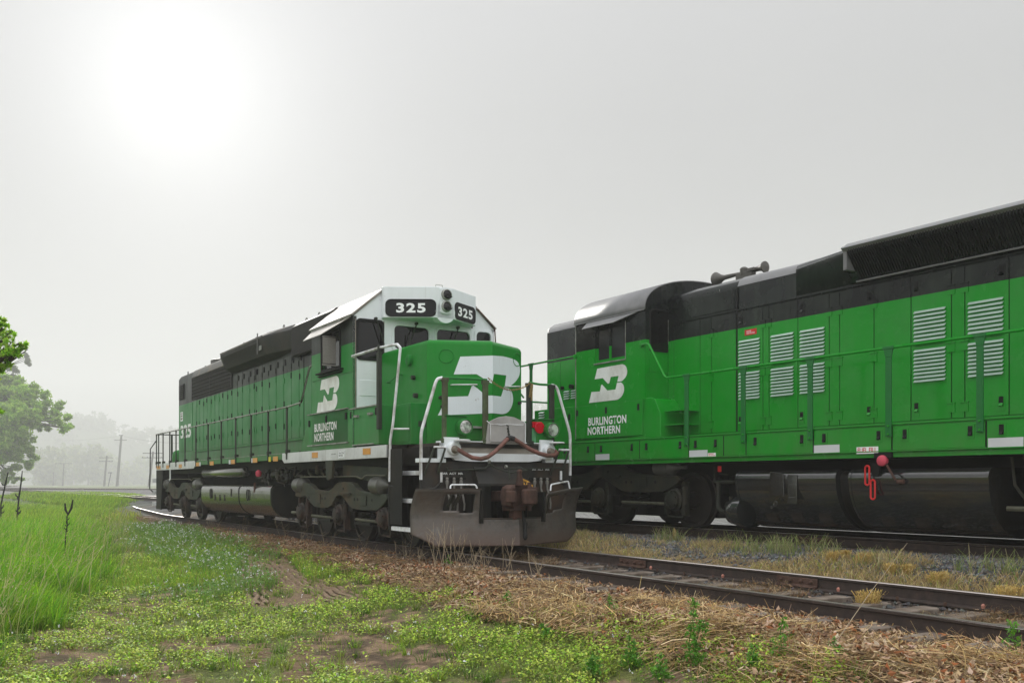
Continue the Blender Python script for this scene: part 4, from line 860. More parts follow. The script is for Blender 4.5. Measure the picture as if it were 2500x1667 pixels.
# dynamic brake flare
def fl(a, k):
    s = -1; return [(a, s*q[0], q[1]) for q in ((.95,3.80),(.95+.06*k,3.82),(.96+.34*k,4.16+.06*k),(.96+.36*k,4.22+.05*k),(.93+.27*k,4.28+.06*k),(.75,4.36+.07*k),(.0,4.44+.06*k))]
def flm(a, k): return [(x, -y, z) for x, y, z in fl(a, k)]
for fn in (fl, flm):
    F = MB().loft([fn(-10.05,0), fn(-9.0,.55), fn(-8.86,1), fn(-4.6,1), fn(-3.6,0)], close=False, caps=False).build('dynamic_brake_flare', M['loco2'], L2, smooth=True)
    sg = -1 if fn is fl else 1
    MB().loft([[(a, sg*y, z) for y, z in ((1.325,4.275),(1.21,4.35),(.75,4.442),(0,4.51))] for a in (-8.9,-4.6)], close=False, caps=False).build('flare_roof', M['roof2'], F, smooth=True)
    g = MB()
    for k in range(98):
        a = -8.80+.0425*k; g.prism([(sg*1.03,3.86),(sg*1.30,4.16),(sg*1.32,4.17),(sg*1.315,4.22),(sg*1.322,4.23),(sg*1.045,3.845)], 'x', a, a+.012)
    g.build('flare_rib', M['black2'], F)
    MB().tube([(-8.88,sg*1.02,3.81),(-4.6,sg*1.02,3.81)], .014, 6).prism([(sg*1.335,4.285),(sg*1.36,4.26),(sg*1.30,4.22)],'x',-8.9,-4.6).box(-8.90,-8.84,sg*1.0,sg*1.30,3.95,4.24).build('flare_edge', M['roof2'], F)
# cab with arched roof
K0, K1 = -15.12, -13.03
arcp = [(-1.52,3.98)] + [(1.52*math.cos(t)*-1, 3.98+.66*math.sin(t)**.85) for t in [math.pi*k/28 for k in range(1, 28)]] + [(1.52,3.98)]
cab2 = MB().box(K0+.05, K1-.05, -1.4, 1.4, 1.64, 1.7).build('cab', M['under'], L2)
def crf(yo): return [(y*yo, z+(.012 if yo > 1 else 0)) for y, z in arcp]
MB().loft([[(K0-.02, *p) for p in crf(1.006)], [(K1+.02, *p) for p in crf(1.006)]], close=False, caps=False).build('cab_roof', M['roof2'], cab2, smooth=True, thick=.02)
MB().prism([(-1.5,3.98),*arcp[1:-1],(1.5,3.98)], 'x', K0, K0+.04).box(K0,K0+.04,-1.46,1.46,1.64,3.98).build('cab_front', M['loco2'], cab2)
W0, W1, WZ0, WZ1 = -14.50, -13.60, 3.16, 3.86
for s in (-1, 1):
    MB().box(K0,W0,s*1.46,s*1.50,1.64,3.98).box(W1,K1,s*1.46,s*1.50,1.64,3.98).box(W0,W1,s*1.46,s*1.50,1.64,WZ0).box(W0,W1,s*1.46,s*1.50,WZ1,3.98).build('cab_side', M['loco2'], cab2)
    MB().box(W0,W0+.06,s*1.44,s*1.47,WZ0,WZ1).box(-14.08,-14.03,s*1.44,s*1.49,WZ0,WZ1).box(W0,W1,s*1.44,s*1.48,WZ0,WZ0+.05).box(W1-.02,W1,s*1.44,s*1.47,WZ0,WZ1).build('side_window_frame', M['loco2'], cab2)
    MB().box(W0+.06,-14.08,s*1.45,s*1.455,WZ0,WZ1).box(-14.03,W1,s*1.462,s*1.467,WZ0,WZ1).build('side_window_glass', M['glass2'], cab2)
    MB().box(W0-.02,W1+.02,s*1.50,s*1.53,WZ0-.03,WZ0-.01).tube([(K0,s*1.505,1.7),(K0,s*1.505,3.98)],.01,5).tube([(W1+.015,s*1.505,WZ0),(W1+.015,s*1.505,WZ1)],.007,5).build('window_sill', M['white2'] if False else M['silver'], cab2)
    MB().add([(-14.72,s*1.53,3.97),(-13.22,s*1.53,3.97),(-13.76,s*1.66,3.84),(-14.72,s*1.66,3.84)], [(0,1,2,3)]).build('sun_awning', M['roof2'], cab2, thick=.012)
    MB().tube([(K0,s*1.535,3.985),(K1,s*1.535,3.985)], .013, 6).build('rain_gutter', M['roof2'], cab2)
# rear wall of the cab (faces the camera), window opening
for y0, y1, z0, z1 in ((-1.46,-1.40,1.64,3.98),(-.93,-.9,1.64,3.98),(-1.40,-.93,1.64,3.24),(-1.40,-.93,4.02,4.06)):
    MB().box(K1-.04, K1, y0, y1, z0, z1).build('cab_rear', M['loco2'], cab2)
MB().box(K1-.04,K1,.9,1.46,1.64,3.98).prism([(-1.5,3.98),*arcp[1:-1],(1.5,3.98)],'x',K1-.04,K1-.002).box(K1-.04,K1,-1.46,-1.40,3.9,3.98).box(K1-.04,K1,-.93,-.9,3.9,3.98).build('cab_rear', M['loco2'], cab2)
pl = []
for q,(u,v) in enumerate(((1,1),(0,1),(0,0),(1,0))):
    for t in range(5):
        an = math.radians(q*90+22.5*t); r = .09; pl.append(((-.92-r if u else -1.39+r)+r*math.cos(an), (4.01-r if v else 3.25+r)+r*math.sin(an)))
pr = [(K1+.006,u,v) for u,v in pl]; MB().tube([*pr,pr[0]], .016, 6).build('window_gasket', M['black'], cab2, smooth=True)
MB().box(K1-.01,K1+.002,-1.38,-.93,3.26,4.0).build('rear_window', M['glass'], cab2)
MB().tube([(K1+.01,-.94,3.4),(K1+.01,-.94,3.85)],.01,5).build('window_trim', M['silver'], cab2)
MB().box(K1,K1+.01,-1.40,-.96,2.86,3.12).build('door_panel', M['green2'], cab2, bevel=.004)
MB().prism([(-15.14,1.645),(-15.14,2.375),(-12.86,2.375),(-12.78,2.34),(-12.63,2.08),(-12.63,1.645)], 'y', -1.50, -.96).build('battery_box', M['green2'], L2, bevel=.015)
MB().box(-16.6,-15.17,-1.49,-.96,1.645,2.37).box(-15.10,-13.1,-1.50,-1.515,1.70,2.35).build('battery_box_door', M['green2'], L2, bevel=.008)
lt = MB(); lp = MB()
for a in (-15.05,-14.14,-13.2): lp.box(a-.05,a+.05,-1.515,-1.52,2.13,2.33); lt.box(a-.028,a+.028,-1.52,-1.526,2.16,2.28)
lp.box(-15.4,-15.3,-1.49,-1.497,2.08,2.26); lt.box(-15.38,-15.32,-1.497,-1.503,2.1,2.22)
lp.build('latch_plate', M['green2'], L2, bevel=.002); lt.build('box_latch', M['black'], L2)
for z in (1.87, 2.12): MB().box(-12.62,-12.2,-1.40,-.96,z-.02,z).build('cab_step', M['green2'], L2, bevel=.004)
herald(L2, M['logo1'], -14.69, -13.53, 2.40, 3.06, -1.506)
text(L2, "BURLINGTON", M['letter'], (-14.69,-13.54,1.945,2.105), 'side', -1.522, 'railway_name', .032, 1.06)
text(L2, "NORTHERN", M['letter'], (-14.71,-13.72,1.765,1.92), 'side', -1.522, 'railway_name', .032, 1.06)
for a0,a1,z0,n in ((-16.24,-16.06,2.6,4),(-15.99,-15.84,2.6,4)): louvre(sho, a0, a1, z0, z0+.20, -.952, n, M['louvlip'])
for a0,a1,z0,n in ((-16.40,-16.22,2.18,3),): louvre(L2, a0, a1, z0, z0+.16, -1.492, n, M['louvlip'])
MB().cyl((-15.95,-.95,2.86),'y',.05,0,-.08,10).cyl((-16.3,-.95,2.86),'y',.04,0,-.05,10).box(-16.75,-16.68,-.95,-.965,2.45,2.6).build('hood_fitting', M['black2'], sho)
MB().box(-16.40,-16.395,-.95,-.953,2.4,3.44).box(-15.6,-15.55,-.95,-.96,4.0,4.1).build('hood_seam', M['black'], sho)
p = MB().box(-11.12,-10.86,-.967,-.971,3.305,3.40).build('warning_plate', M['redp'], hood2); text(p,"DANGER\nHIGH VOLTAGE",M['letter'],(-11.08,-10.90,3.325,3.38),'side',-.972)
MB().lathe((-16.25,-.25,4.36),'z',[(0,.065),(.34,.065),(.36,.05),(.36,.01)],14).build('exhaust_pipe', M['roof2'], L2, smooth=True)
# roof air horn: two bells back to back
hn = MB().lathe((-11.95,-.2,4.60),'x',[(-.62,.001),(-.60,.13),(-.57,.135),(-.53,.11),(-.46,.07),(-.38,.045),(0,.03),(.06,.03)],16).build('air_horn', M['hornm'], L2, smooth=True)
MB().lathe((-11.75,-.2,4.61),'x',[(.42,.001),(.40,.10),(.37,.10),(.32,.06),(.2,.04),(0,.03)],16).build('horn_bell', M['hornm'], hn, smooth=True)
MB().box(-12.0,-11.62,-.26,-.14,4.44,4.60).lathe((-11.85,-.2,4.55),'z',[(0,.07),(.12,.08),(.15,.04)],10).box(-11.7,-11.55,-.28,-.12,4.58,4.64).build('horn_bracket', M['hornm'], hn, bevel=.01)
# handrails
hp2 = [-16.6,-11.88,-10.59,-9.27,-7.95,-6.65,-5.34,-4.0,-2.7,-1.4]
for s in (-1, 1):
    MB().tube(arc([(-13.13,s*1.52,3.35),(-12.87,s*1.57,3.35),(-12.42,s*1.57,2.68),(-11.88,s*1.57,2.675),(-.6,s*1.57,2.675)],.07,5), .021, 9).build('side_rail', M['green2'], L2, smooth=True)
    MB().tube([(-15.13,s*1.52,3.37),(-16.6,s*1.50,3.37),(-18.0,s*1.50,3.37)], .02, 8).lathe((-15.13,s*1.50,3.36),'y',[(0,.05),(s*.03,.05),(s*.035,.01)],10).lathe((-13.13,s*1.50,3.35),'y',[(0,.045),(s*.03,.045),(s*.035,.01)],10).build('cab_grab_rail', M['green2'], L2, smooth=True)
    for a in hp2:
        zt = 3.35 if a < -15 else 2.665
        pst = MB().prism([(a-.045,s*1.565),(a+.045,s*1.565),(a+.045,s*1.592),(a-.045,s*1.592)], 'z', 1.46, zt-.12)
        pst.prism([(a-.045,zt-.12),(a+.045,zt-.12),(a+.075,zt),(a-.075,zt)], 'y', s*1.565, s*1.592).box(a-.085,a+.085,s*1.555,s*1.60,zt-.01,zt+.03)
        po = pst.build('handrail_post', M['rail2'], L2, bevel=.006)
        [MB().lathe((a,s*1.592,z),'y',[(0,.018),(s*.012,.016),(s*.016,.001)],8).build('bolt', M['green2'], po, smooth=True) for z in (1.49,1.60)]
for b, zt in ((-1.45,2.72),(-.5,2.72),(.5,2.72),(1.45,2.72)): MB().box(-18.2,-18.14,b-.03,b+.03,1.64,zt).build('handrail_post', M['rail2'], L2)
MB().tube(arc([(-18.17,-1.45,2.72),(-18.17,1.45,2.72)],.05), .02, 8).tube(arc([(-17.0,-1.5,2.68),(-17.4,-1.5,3.0),(-17.9,-1.5,3.0)],.05),.02,8).build('end_rail', M['rail2'], L2, smooth=True)
# tank, trucks, fuel gear
t2 = tank_sec(1.47, 1.02, .09, .13, .80)
tk2 = MB().loft([[(a, y, z) for y, z in t2] for a in (-10.84,-8.92)]).loft([[(a, y, z) for y, z in t2] for a in (-8.66,-6.62)]).build('fuel_tank', M['tank2'], L2, smooth=True)
MB().loft([[(a, y*.93, z*.96+.02) for y, z in t2] for a in (-8.94,-8.64)]).build('tank_gap', M['under'], tk2, smooth=True)
d = MB()
for a in (-10.84,-8.92,-8.66,-6.62): d.loft([[(a+q, y*1.006, z*1.003) for y, z in t2] for q in (-.02,.02)])
d.build('tank_rim', M['tank2'], tk2, smooth=True)
d = MB().prism([(-10.12,1.0),(-9.86,.97),(-9.84,.62),(-10.14,.62)],'y',-1.47,-1.49).box(-9.78,-9.6,-1.47,-1.483,.50,.95).box(-10.10,-10.06,-1.47,-1.5,.42,.46).tube([(-10.04+.04*math.cos(t),-1.455,.50+.04*math.sin(t)) for t in [k*.5 for k in range(13)]],.008,5).tube([(-9.76,-1.485,.60),(-9.6,-1.485,.60)],.008,5)
d.build('tank_patch', M['tank2'], tk2, bevel=.006)
for a, z in ((-8.33,.93),(-8.24,.73)):
    MB().tube([(a+.035*math.cos(t),-1.52,z+(.10 if math.sin(t)>0 else -.10)+.035*math.sin(t)) for t in [2*math.pi*k/20 for k in range(21)]], .014, 6).build('fuel_gauge', M['redp'], L2, smooth=True)
MB().box(-8.28,-8.16,-1.45,-1.5,.92,1.10).box(-8.2,-7.92,-1.56,-1.40,1.16,1.245).build('gauge_bracket', M['black'], L2, bevel=.01)
fc = MB().lathe((-8.05,-1.52,1.13),'y',[(0,.06),(-.05,.078),(-.08,.074),(-.09,.06),(-.09,.001)],20).build('fuel_filler_cap', M['pink'], L2, smooth=True)
MB().tube([(-8.0,-1.56,1.08),(-7.92,-1.58,.98),(-7.84,-1.58,.86)], .016, 6).lathe((-7.81,-1.5,.84),'x',[(-.06,.03),(.04,.035),(.05,.01)],8).build('filler_handle', M['rust'], L2, smooth=True)
MB().lathe((-10.98,-1.2,.36),'x',[(-.28,.02),(-.26,.13),(-.18,.22),(0,.26),(.14,.26)],20).build('air_reservoir', M['tank2'], L2, smooth=True)
MB().tube(arc([(-11.40,-1.3,.84),(-11.40,-1.32,.42),(-11.30,-1.32,.33),(-11.0,-1.32,.33)],.12,6), .038, 9).tube([(-11.5,-1.3,.84),(-10.9,-1.3,.84)], .03, 8).tube([(-11.5,-1.3,.84),(-11.5,-1.3,1.1)],.014,6).tube([(-11.12,-1.3,.36),(-11.12,-1.3,.60)],.03,8).tube([(-11.35,-1.34,.98),(-11.15,-1.34,.96)],.012,6).build('drain_pipe', M['truckk'], L2, smooth=True)
MB().box(-11.37,-11.29,-1.36,-1.34,1.01,1.11).build('red_tag', M['redp'], L2, bevel=.01)
M['rustjb'] = M['truckk']
truck(L2, -14.68, M['truckk'], hw=1.22, half=2.15); truck(L2, -3.6, M['truckk'], hw=1.22, half=2.15)
MB().box(-6.15,-5.7,-1.35,-.9,.10,.34).tube([(-6.4,-1.3,1.15),(-6.35,-1.32,.8),(-6.2,-1.33,.6),(-6.2,-1.33,.3)],.02,6).tube([(-6.25,-1.3,1.15),(-6.15,-1.32,.9),(-6.1,-1.33,.5),(-6.1,-1.33,.35)],.018,6).build('brake_gear', M['truckk'], L2, smooth=True)
MB().box(-18.25,-18.2,-1.45,1.45,.4,1.6).build('pilot_sheet', M['under'], L2)


SPLIT = ('door_hinge','door_latch','latch_plate','box_latch','step_well','side_sill','anticlimber','reflector','lifting_eye','lower_box','box_handle','corner_handrail','handrail_foot','handrail_stub','plow_brace','plow_bracket','tank_ring','tank_bracket','casting_pocket','casting_pad','nose_bolt','fuel_tank','tank_rim','cabinet_panel','rear_step_edge','brake_gear','door_seam','hood_seam','side_window_glass','plow_edge','box_trim','step_edge_','air_horn_','battery_box_door','lever_bracket','uncoupling_lever','end_rail','cab_grab_rail','rail_riser','door_gap','sill_gap')
for o in [o for o in bpy.data.objects if o.type == 'MESH' and o.name.split('.')[0] in SPLIT]: split_islands(o)
# ================================================================ terrain
def _h(ix, iy, s):
    n = (ix*374761393 + iy*668265263 + s*1442695041) & 0x7fffffff
    n = ((n ^ (n >> 13)) * 1274126177) & 0x7fffffff
    return ((n ^ (n >> 16)) & 0xffff) / 65535.
def vnoise(x, y, s=0):
    x = np.asarray(x, float); y = np.asarray(y, float)
    ix = np.floor(x).astype(np.int64); iy = np.floor(y).astype(np.int64); fx = x-ix; fy = y-iy
    fx = fx*fx*(3-2*fx); fy = fy*fy*(3-2*fy)
    return (_h(ix,iy,s)*(1-fx)+_h(ix+1,iy,s)*fx)*(1-fy) + (_h(ix,iy+1,s)*(1-fx)+_h(ix+1,iy+1,s)*fx)*fy
def fbm(x, y, f=1., o=4, s=0):
    v = 0; a = .5; t = 0
    for k in range(o): v = v+a*vnoise(x*f, y*f, s+k*17); t += a; f *= 2.03; a *= .5
    return v/t
def ss(a, b, x): t = np.clip((x-a)/(b-a), 0, 1); return t*t*(3-2*t)
def inpoly(x, y, P):
    r = np.zeros(np.shape(x), bool); n = len(P)
    for i in range(n):
        x0, y0 = P[i]; x1, y1 = P[(i+1) % n]
        if y0 == y1: continue
        r ^= ((y0 > y) != (y1 > y)) & (x < (x1-x0)*(y-y0)/(y1-y0)+x0)
    return r
def T1(x, y): return x*c1+y*s1-8.18, -x*s1+y*c1
def T2(x, y): return x*c2+y*s2-13.0, -x*s2+y*c2
def c1off(t): return np.interp(t, [-50, 36, 46, 56, 75, 110, 400], [0, 0, .9, 2.1, 3.0, 4.2, 4.2])
# far leg of the main line (curves away and returns, half lost in the fog)
FAR = [(-75,128),(-100,175),(-118,215),(-140,262),(-168,318),(-196,352),(-222,348),(-222,318),(-196,280),(-160,232),(-112,178),(-72,148),(-45,134),(0,118),(60,100)]
def leafedge(t): return np.interp(t, [-5,4,7,9,11,13,17,22,30,45,60], [-3.2,-3.1,-2.9,-3.0,-2.7,-2.5,-2.3,-2.2,-1.8,-1.0,-.8])
TALL = [(-3.9,6.2),(-4.5,7.9),(-4.95,9.5),(-5.35,11.04),(-6.4,15.04),(-10.6,25.4),(-16.0,36.5),(-21.8,54.5),(-30,78),(-90,78),(-60,30),(-30,6.2)]
CLOV = [(-11.4,29),(-10.6,31.5),(-6.9,25.4),(-4.4,16.5),(-3.4,12.7),(-3.7,11.4),(-5.0,13.2),(-7.2,19.0)]
TY1 = [(-5.4,18.6),(-4.5,18.4),(-3.0,13.9),(-1.7,11.7),(-3.3,12.1),(-4.1,13.9)]
def zg(x, y):
    x = np.asarray(x, float); y = np.asarray(y, float)
    v1, t = T1(x, y); v1 = v1-c1off(t); v2, t2 = T2(x, y)
    near = -.19-.26*ss(-1.3, -5.5, v1)-.12*ss(-6, -30, v1)
    far_ = .325-.19-.5*ss(2.6, 9, v2)
    mid = -.19+(.325)*ss(-4.6, -1.9, v2)
    z = np.where(v2 > -4.6, np.where(v2 > 0, far_, mid), near)
    z = z+.05*(fbm(x, y, .35, 3, 5)-.5)*ss(1.4, 2.2, np.abs(v1))+.025*(fbm(x, y, 2.1, 3, 9)-.5)
    mound = .13*np.exp(-((v1+2.5)/.6)**2)*ss(9.5, 6, t)-.02*np.exp(-((v1+1.15)/.35)**2)                       # straw bank at the lower right
    z = z+mound*ss(.3,.7,fbm(x,y,.8,2,77)+.15)
    z = z-.035*(np.abs(v1) < .66)*(v1 > -.66)
    d = np.hypot(x, y); z = z+(.5*(fbm(x, y, .02, 3, 3)-.62))*ss(50, 140, d)*(v2 < -3)
    return z
def tyre(x, y):
    """depth of tyre ruts: ribs along two wheel paths"""
    d = np.zeros_like(x)
    for (ax, ay), (bx, by), w_ in (((-5.1,18.6),(-3.35,12.0),.30), ((-5.35,18.7),(-1.9,11.6),.28)):
        L = math.hypot(bx-ax, by-ay); ux, uy = (bx-ax)/L, (by-ay)/L
        q = (x-ax)*ux+(y-ay)*uy; r = -(x-ax)*uy+(y-ay)*ux + .10*np.sin(q*.9)
        m = (np.abs(r) < w_) & (q > 0) & (q < L)
        d += np.where(m, -.025+.030*np.cos(r*2*math.pi/.125)*ss(w_, w_*.8, np.abs(r)), 0)
    return d
def axis(lo, a, b, hi, st, g=1.09):
    p = [b]; s_ = st
    while p[-1] < hi: s_ *= g; p.append(p[-1]+s_)
    n = [a]; s_ = st
    while n[-1] > lo: s_ *= g; n.append(n[-1]-s_)
    return np.array(n[::-1][:-1]+list(np.arange(a, b, st))+p)
X = axis(-1320, -7, 12.5, 1320, .045); Y = axis(-60, 6.0, 19.5, 1338, .045)
GX, GY = np.meshgrid(X, Y); gx = GX.ravel(); gy = GY.ravel()
gz = zg(gx, gy) + tyre(gx, gy)*inpoly(gx, gy, TY1)
v1, t1_ = T1(gx, gy); v1 = v1-c1off(t1_); v2, t2_ = T2(gx, gy)
n1 = fbm(gx, gy, 1.3, 5, 21); n2 = fbm(gx, gy, 6, 4, 33); n3 = fbm(gx, gy, .5, 3, 45); n4 = fbm(gx, gy, 14, 2, 61)
C = lambda *c: np.array(c)
def lerp(a, b, k): return a+(b-a)*k[:, None]
dirt = C(.27,.185,.115); dark = C(.05,.036,.022); moss = C(.11,.155,.03); litter = C(.115,.072,.042); grav = C(.12,.125,.125); straw = C(.22,.16,.085); grass = C(.05,.10,.018)
col = lerp(dirt[None]*np.ones((len(gx),1)), dark[None], ss(.40,.62,n2)*.75)
col = lerp(col, moss[None], ss(.44,.58,n1+.3*(n2-.5))*.75)
tallm = inpoly(gx, gy, TALL) | (v1 < -20); col = lerp(col, grass[None], tallm*.95)
col = lerp(col, moss[None]*.9, ss(20,30,t1_)*.7)
tym = inpoly(gx+.5*(n2-.5), gy+.5*(n1-.5), TY1); col = lerp(col, C(.235,.165,.10)[None]*(.75+.5*n4[:,None]), tym*.85)
ed = leafedge(t1_)+.9*(n1-.5)
lm = ss(-.25,.25,v1-ed)*(v2 < -1.4); col = lerp(col, (litter*(.5+1.0*1))[None]*(.55+.9*n4[:,None]), lm*.95)
tm = (np.abs(v1) < 1.5); col = lerp(col, grav[None]*(.25+1.1*n4[:,None]), tm*(.45+.5*ss(.4,.6,n3)))
bm2 = (v1 > 1.2) & (v2 < -1.2); col = lerp(col, straw[None]*(.6+.7*n4[:,None]), bm2*.9)
gm2 = ss(-3.2,-2.4,v2+.8*(n1-.5)); col = lerp(col, grav[None]*(.4+1.0*n4[:,None]), gm2)
col = lerp(col, grav[None]*.35*(.6+.8*n4[:,None]), (np.abs(v2) < 2.0)*.9)
col = lerp(col, C(.24,.24,.23)[None]*(.4+.8*n4[:,None]), ss(.9,1.6,v2)*(1-ss(14,24,v2))); col = lerp(col, C(.12,.15,.05)[None], ss(14,24,v2)*.9)
ny, nx = GX.shape
idx = np.arange(nx*ny).reshape(ny, nx)
quads = np.stack([idx[:-1,:-1], idx[:-1,1:], idx[1:,1:], idx[1:,:-1]], -1).reshape(-1, 4)
def mass(name, V, F, colr, mat, smooth=False, parent=None):
    """many small faces as one mesh; colr = one colour per vertex"""
    me = bpy.data.meshes.new(name); nv, nf, k = len(V), len(F), F.shape[1]
    me.vertices.add(nv); me.vertices.foreach_set('co', np.ascontiguousarray(V, np.float32).ravel())
    me.loops.add(nf*k); me.loops.foreach_set('vertex_index', np.ascontiguousarray(F, np.int32).ravel())
    me.polygons.add(nf); me.polygons.foreach_set('loop_start', np.arange(0, nf*k, k, dtype=np.int32))
    me.polygons.foreach_set('use_smooth', np.full(nf, smooth))
    me.update(calc_edges=True)
    if colr is not None:
        ca = me.color_attributes.new('c', 'FLOAT_COLOR', 'POINT'); ca.data.foreach_set('color', np.c_[np.clip(colr, 0, 1), np.ones(nv)].astype(np.float32).ravel())
    me.materials.append(mat); o = bpy.data.objects.new(name, me); sc.collection.objects.link(o)
    if parent: o.parent = parent
    return o
def vcmat(name, rough=.85, trans=0, bump=0, noise=0, spec=.3):
    m = T(name); a = N(m.t, "ShaderNodeVertexColor"); a.layer_name = 'c'; k = a.outputs[0]
    if noise:
        f = m.noise(noise, 6, .7); k = m.mix(.75, k, m.ramp(f, [(.3, (.22,)*3), (.5, (.5,)*3), (.7, (.85,)*3)]), 'OVERLAY')
        f2 = m.noise(noise*4, 4, .7); k = m.mix(.5, k, m.ramp(f2, [(.3, (.25,)*3), (.7, (.8,)*3)]), 'OVERLAY')
        if bump: m.bump(m.math('ADD', f, m.math('MULTIPLY', f2, .4)), bump, .04)
    m.col(k); m.rough(rough); m.b.inputs['Specular IOR Level'].default_value = spec
    if trans:
        tr = N(m.t, "ShaderNodeBsdfTranslucent"); ms = N(m.t, "ShaderNodeMixShader"); ms.inputs[0].default_value = trans
        m.L(k, tr.inputs[0]); o_ = m.t.nodes["Material Output"]; m.L(m.b.outputs[0], ms.inputs[1]); m.L(tr.outputs[0], ms.inputs[2]); m.L(ms.outputs[0], o_.inputs[0])
    return m.m
MG = vcmat('soil_and_litter', .95, 0, .9, 16, .15); MV = vcmat('leaf_blade', .5, .38, spec=.35); MT = vcmat('tree_leaf', .5, .62, spec=.25); MS = vcmat('dry_straw', .7, .15); ML = vcmat('dead_leaf', .8, .1); MR = vcmat('ballast_stone', .8)
tag(mass('ground', np.c_[gx, gy, gz], quads, col, MG, True), kind='structure')
# ---------------------------------------------------------------- rails and ties
def w1(t, v, z=0):
    v = v+c1off(t); X_ = 8.18+v; return np.array([-t*s1+X_*c1, t*c1+X_*s1, z])
def w2(t, v, z=0):
    X_ = 13.0+v; return np.array([-t*s2+X_*c2, t*c2+X_*s2, z+.325])
RP = [(-.07,-.17),(.07,-.17),(.07,-.158),(.012,-.14),(.009,-.04),(.036,-.028),(.036,-.006),(.028,0),(-.028,0),(-.036,-.006),(-.036,-.028),(-.009,-.04),(-.012,-.14),(-.07,-.158)]
mrail = T('rail'); zz = N(mrail.t, "ShaderNodeNewGeometry"); sz = N(mrail.t, "ShaderNodeSeparateXYZ"); mrail.L(zz.outputs['Normal'], sz.inputs[0])
up = mrail.math('GREATER_THAN', sz.outputs[2], .8); at = N(mrail.t, "ShaderNodeAttribute"); at.attribute_name = 'head'
hd_ = mrail.math('MULTIPLY', up, mrail.math('GREATER_THAN', at.outputs['Fac'], .9))
rn_ = mrail.noise(9, 6, .7); rc = mrail.ramp(rn_, [(.3, (.026,.019,.016)), (.6, (.055,.037,.03)), (.78, (.095,.058,.044))])
mrail.col(mrail.mix(hd_, rc, (.62,.56,.52))); mrail.rough(mrail.mix(hd_, (.8,)*3, (.3,)*3)); mrail.L(mrail.math('MULTIPLY', hd_, .85), mrail.b.inputs['Metallic']); mrail.bump(rn_, .15, .01)
def rail(parent, pts, name='rail', head=1.0):
    rings = []
    for i, p in enumerate(pts):
        d = np.array(pts[min(i+1, len(pts)-1)])-np.array(pts[max(i-1, 0)]); d = d/np.linalg.norm(d); n = np.array([d[1], -d[0], 0])
        rings.append([tuple(np.array(p)+n*u+np.array([0,0,h])) for u, h in RP])
    o = MB().loft(rings).build(name, mrail.m, parent)
    a = o.data.attributes.new('head', 'FLOAT', 'POINT'); a.data.foreach_set('value', [head if (i % len(RP)) in (6,7,8,9) else 0. for i in range(len(o.data.vertices))])
    return o
tr1 = empty('railway_track'); tag(tr1, 'rusty siding track with weedy ties, under locomotive 325 and running to the lower right', 'railway track', 'railway tracks')
tr2 = empty('railway_track'); tag(tr2, 'shiny topped track under the louvred locomotive, on dark ballast', 'railway track', 'railway tracks')
tr3 = empty('railway_track'); tag(tr3, 'distant curved track looping back into the fog at the far left', 'railway track', 'railway tracks')
ts = list(np.arange(-4, 37, 3))+list(np.arange(37, 118, 3))
rail(tr1, [w1(t, -.75, -.03*(t < 6)*(6-t)/6) for t in ts]); rail(tr1, [w1(t, .79, .05) for t in ts])
# main line: straight under loco 2, then follows the far curve
def smooth(P, n=14):
    P = [np.array(p, float) for p in P]; o = []
    for i in range(len(P)-1):
        p0, p1, p2, p3 = P[max(i-1,0)], P[i], P[i+1], P[min(i+2,len(P)-1)]
        for k in range(n):
            t = k/n; o.append(.5*((2*p1)+(-p0+p2)*t+(2*p0-5*p1+4*p2-p3)*t*t+(-p0+3*p1-3*p2+p3)*t**3))
    return o+[P[-1]]
base = [tuple(w2(t, 0)[:2]) for t in (-12, 0, 12, 24, 36, 48, 62, 80, 100, 120)]
cl2 = smooth(base+FAR[1:])
def offs(cl, v, z):
    o = []
    for i, p in enumerate(cl):
        d = cl[min(i+1,len(cl)-1)]-cl[max(i-1,0)]; d = d/np.linalg.norm(d); o.append((p[0]+d[1]*v, p[1]-d[0]*v, z))
    return o
nsp = len(base)*14
rail(tr2, offs(cl2[:nsp], -.75, .325)); rail(tr2, offs(cl2[:nsp], .75, .325))
rail(tr3, offs(cl2[nsp-1:], -.75, .325)); rail(tr3, offs(cl2[nsp-1:], .75, .325))
bb = MB()
for i in range(nsp-14, len(cl2)-1):
    a, b_ = offs(cl2, -2.2, 0), offs(cl2, 2.2, 0); break
A_, B_ = offs(cl2, -2.3, .12), offs(cl2, 2.3, .12); A2, B2 = offs(cl2, -4.2, -.6), offs(cl2, 4.2, -.6)
bb.loft([[A2[i], A_[i], B_[i], B2[i]] for i in range(90, len(cl2))], close=False, caps=False)
tag(bb.build('ballast_bed', plain('far_ballast', (.16,.155,.15), .9, 0, .3, 1.5), None), kind='structure')
# second far track beside it
p2_ = [(x+3.6*.55, y+4.2) for x, y in FAR[7:]]
rail(tr3, offs(smooth(p2_), -.75, .325)); rail(tr3, offs(smooth(p2_), .75, .325))
rr = random.Random(5)
for k in range(78):
    t = -3.5+.56*k
    a = rr.uniform(-.04, .04); dz = rr.uniform(-.012, .012) + .008; L = 1.28+rr.uniform(-.06, .06)
    if t > 45: break
    o = MB().box(-L, L, -.115, .115, -.17, 0).build('tie', M['tie'], tr1, bevel=.012)
    if k % 3 == 0: o.data.vertices[0].co.z -= .01
    p = w1(t, .02+rr.uniform(-.05,.05), -.15+dz); o.location = p; o.rotation_euler = (rr.uniform(-.015,.015), 0, math.atan2(s1, c1)+a)
for k in range(60):
    t = -3+.55*k; o = MB().box(-1.3, 1.3, -.115, .115, -.17, 0).build('tie', M['tie'], tr2, bevel=.012)
    p = w2(t, rr.uniform(-.05,.05), -.165); o.location = p; o.rotation_euler = (0, 0, math.atan2(s2, c2)+rr.uniform(-.02,.02))
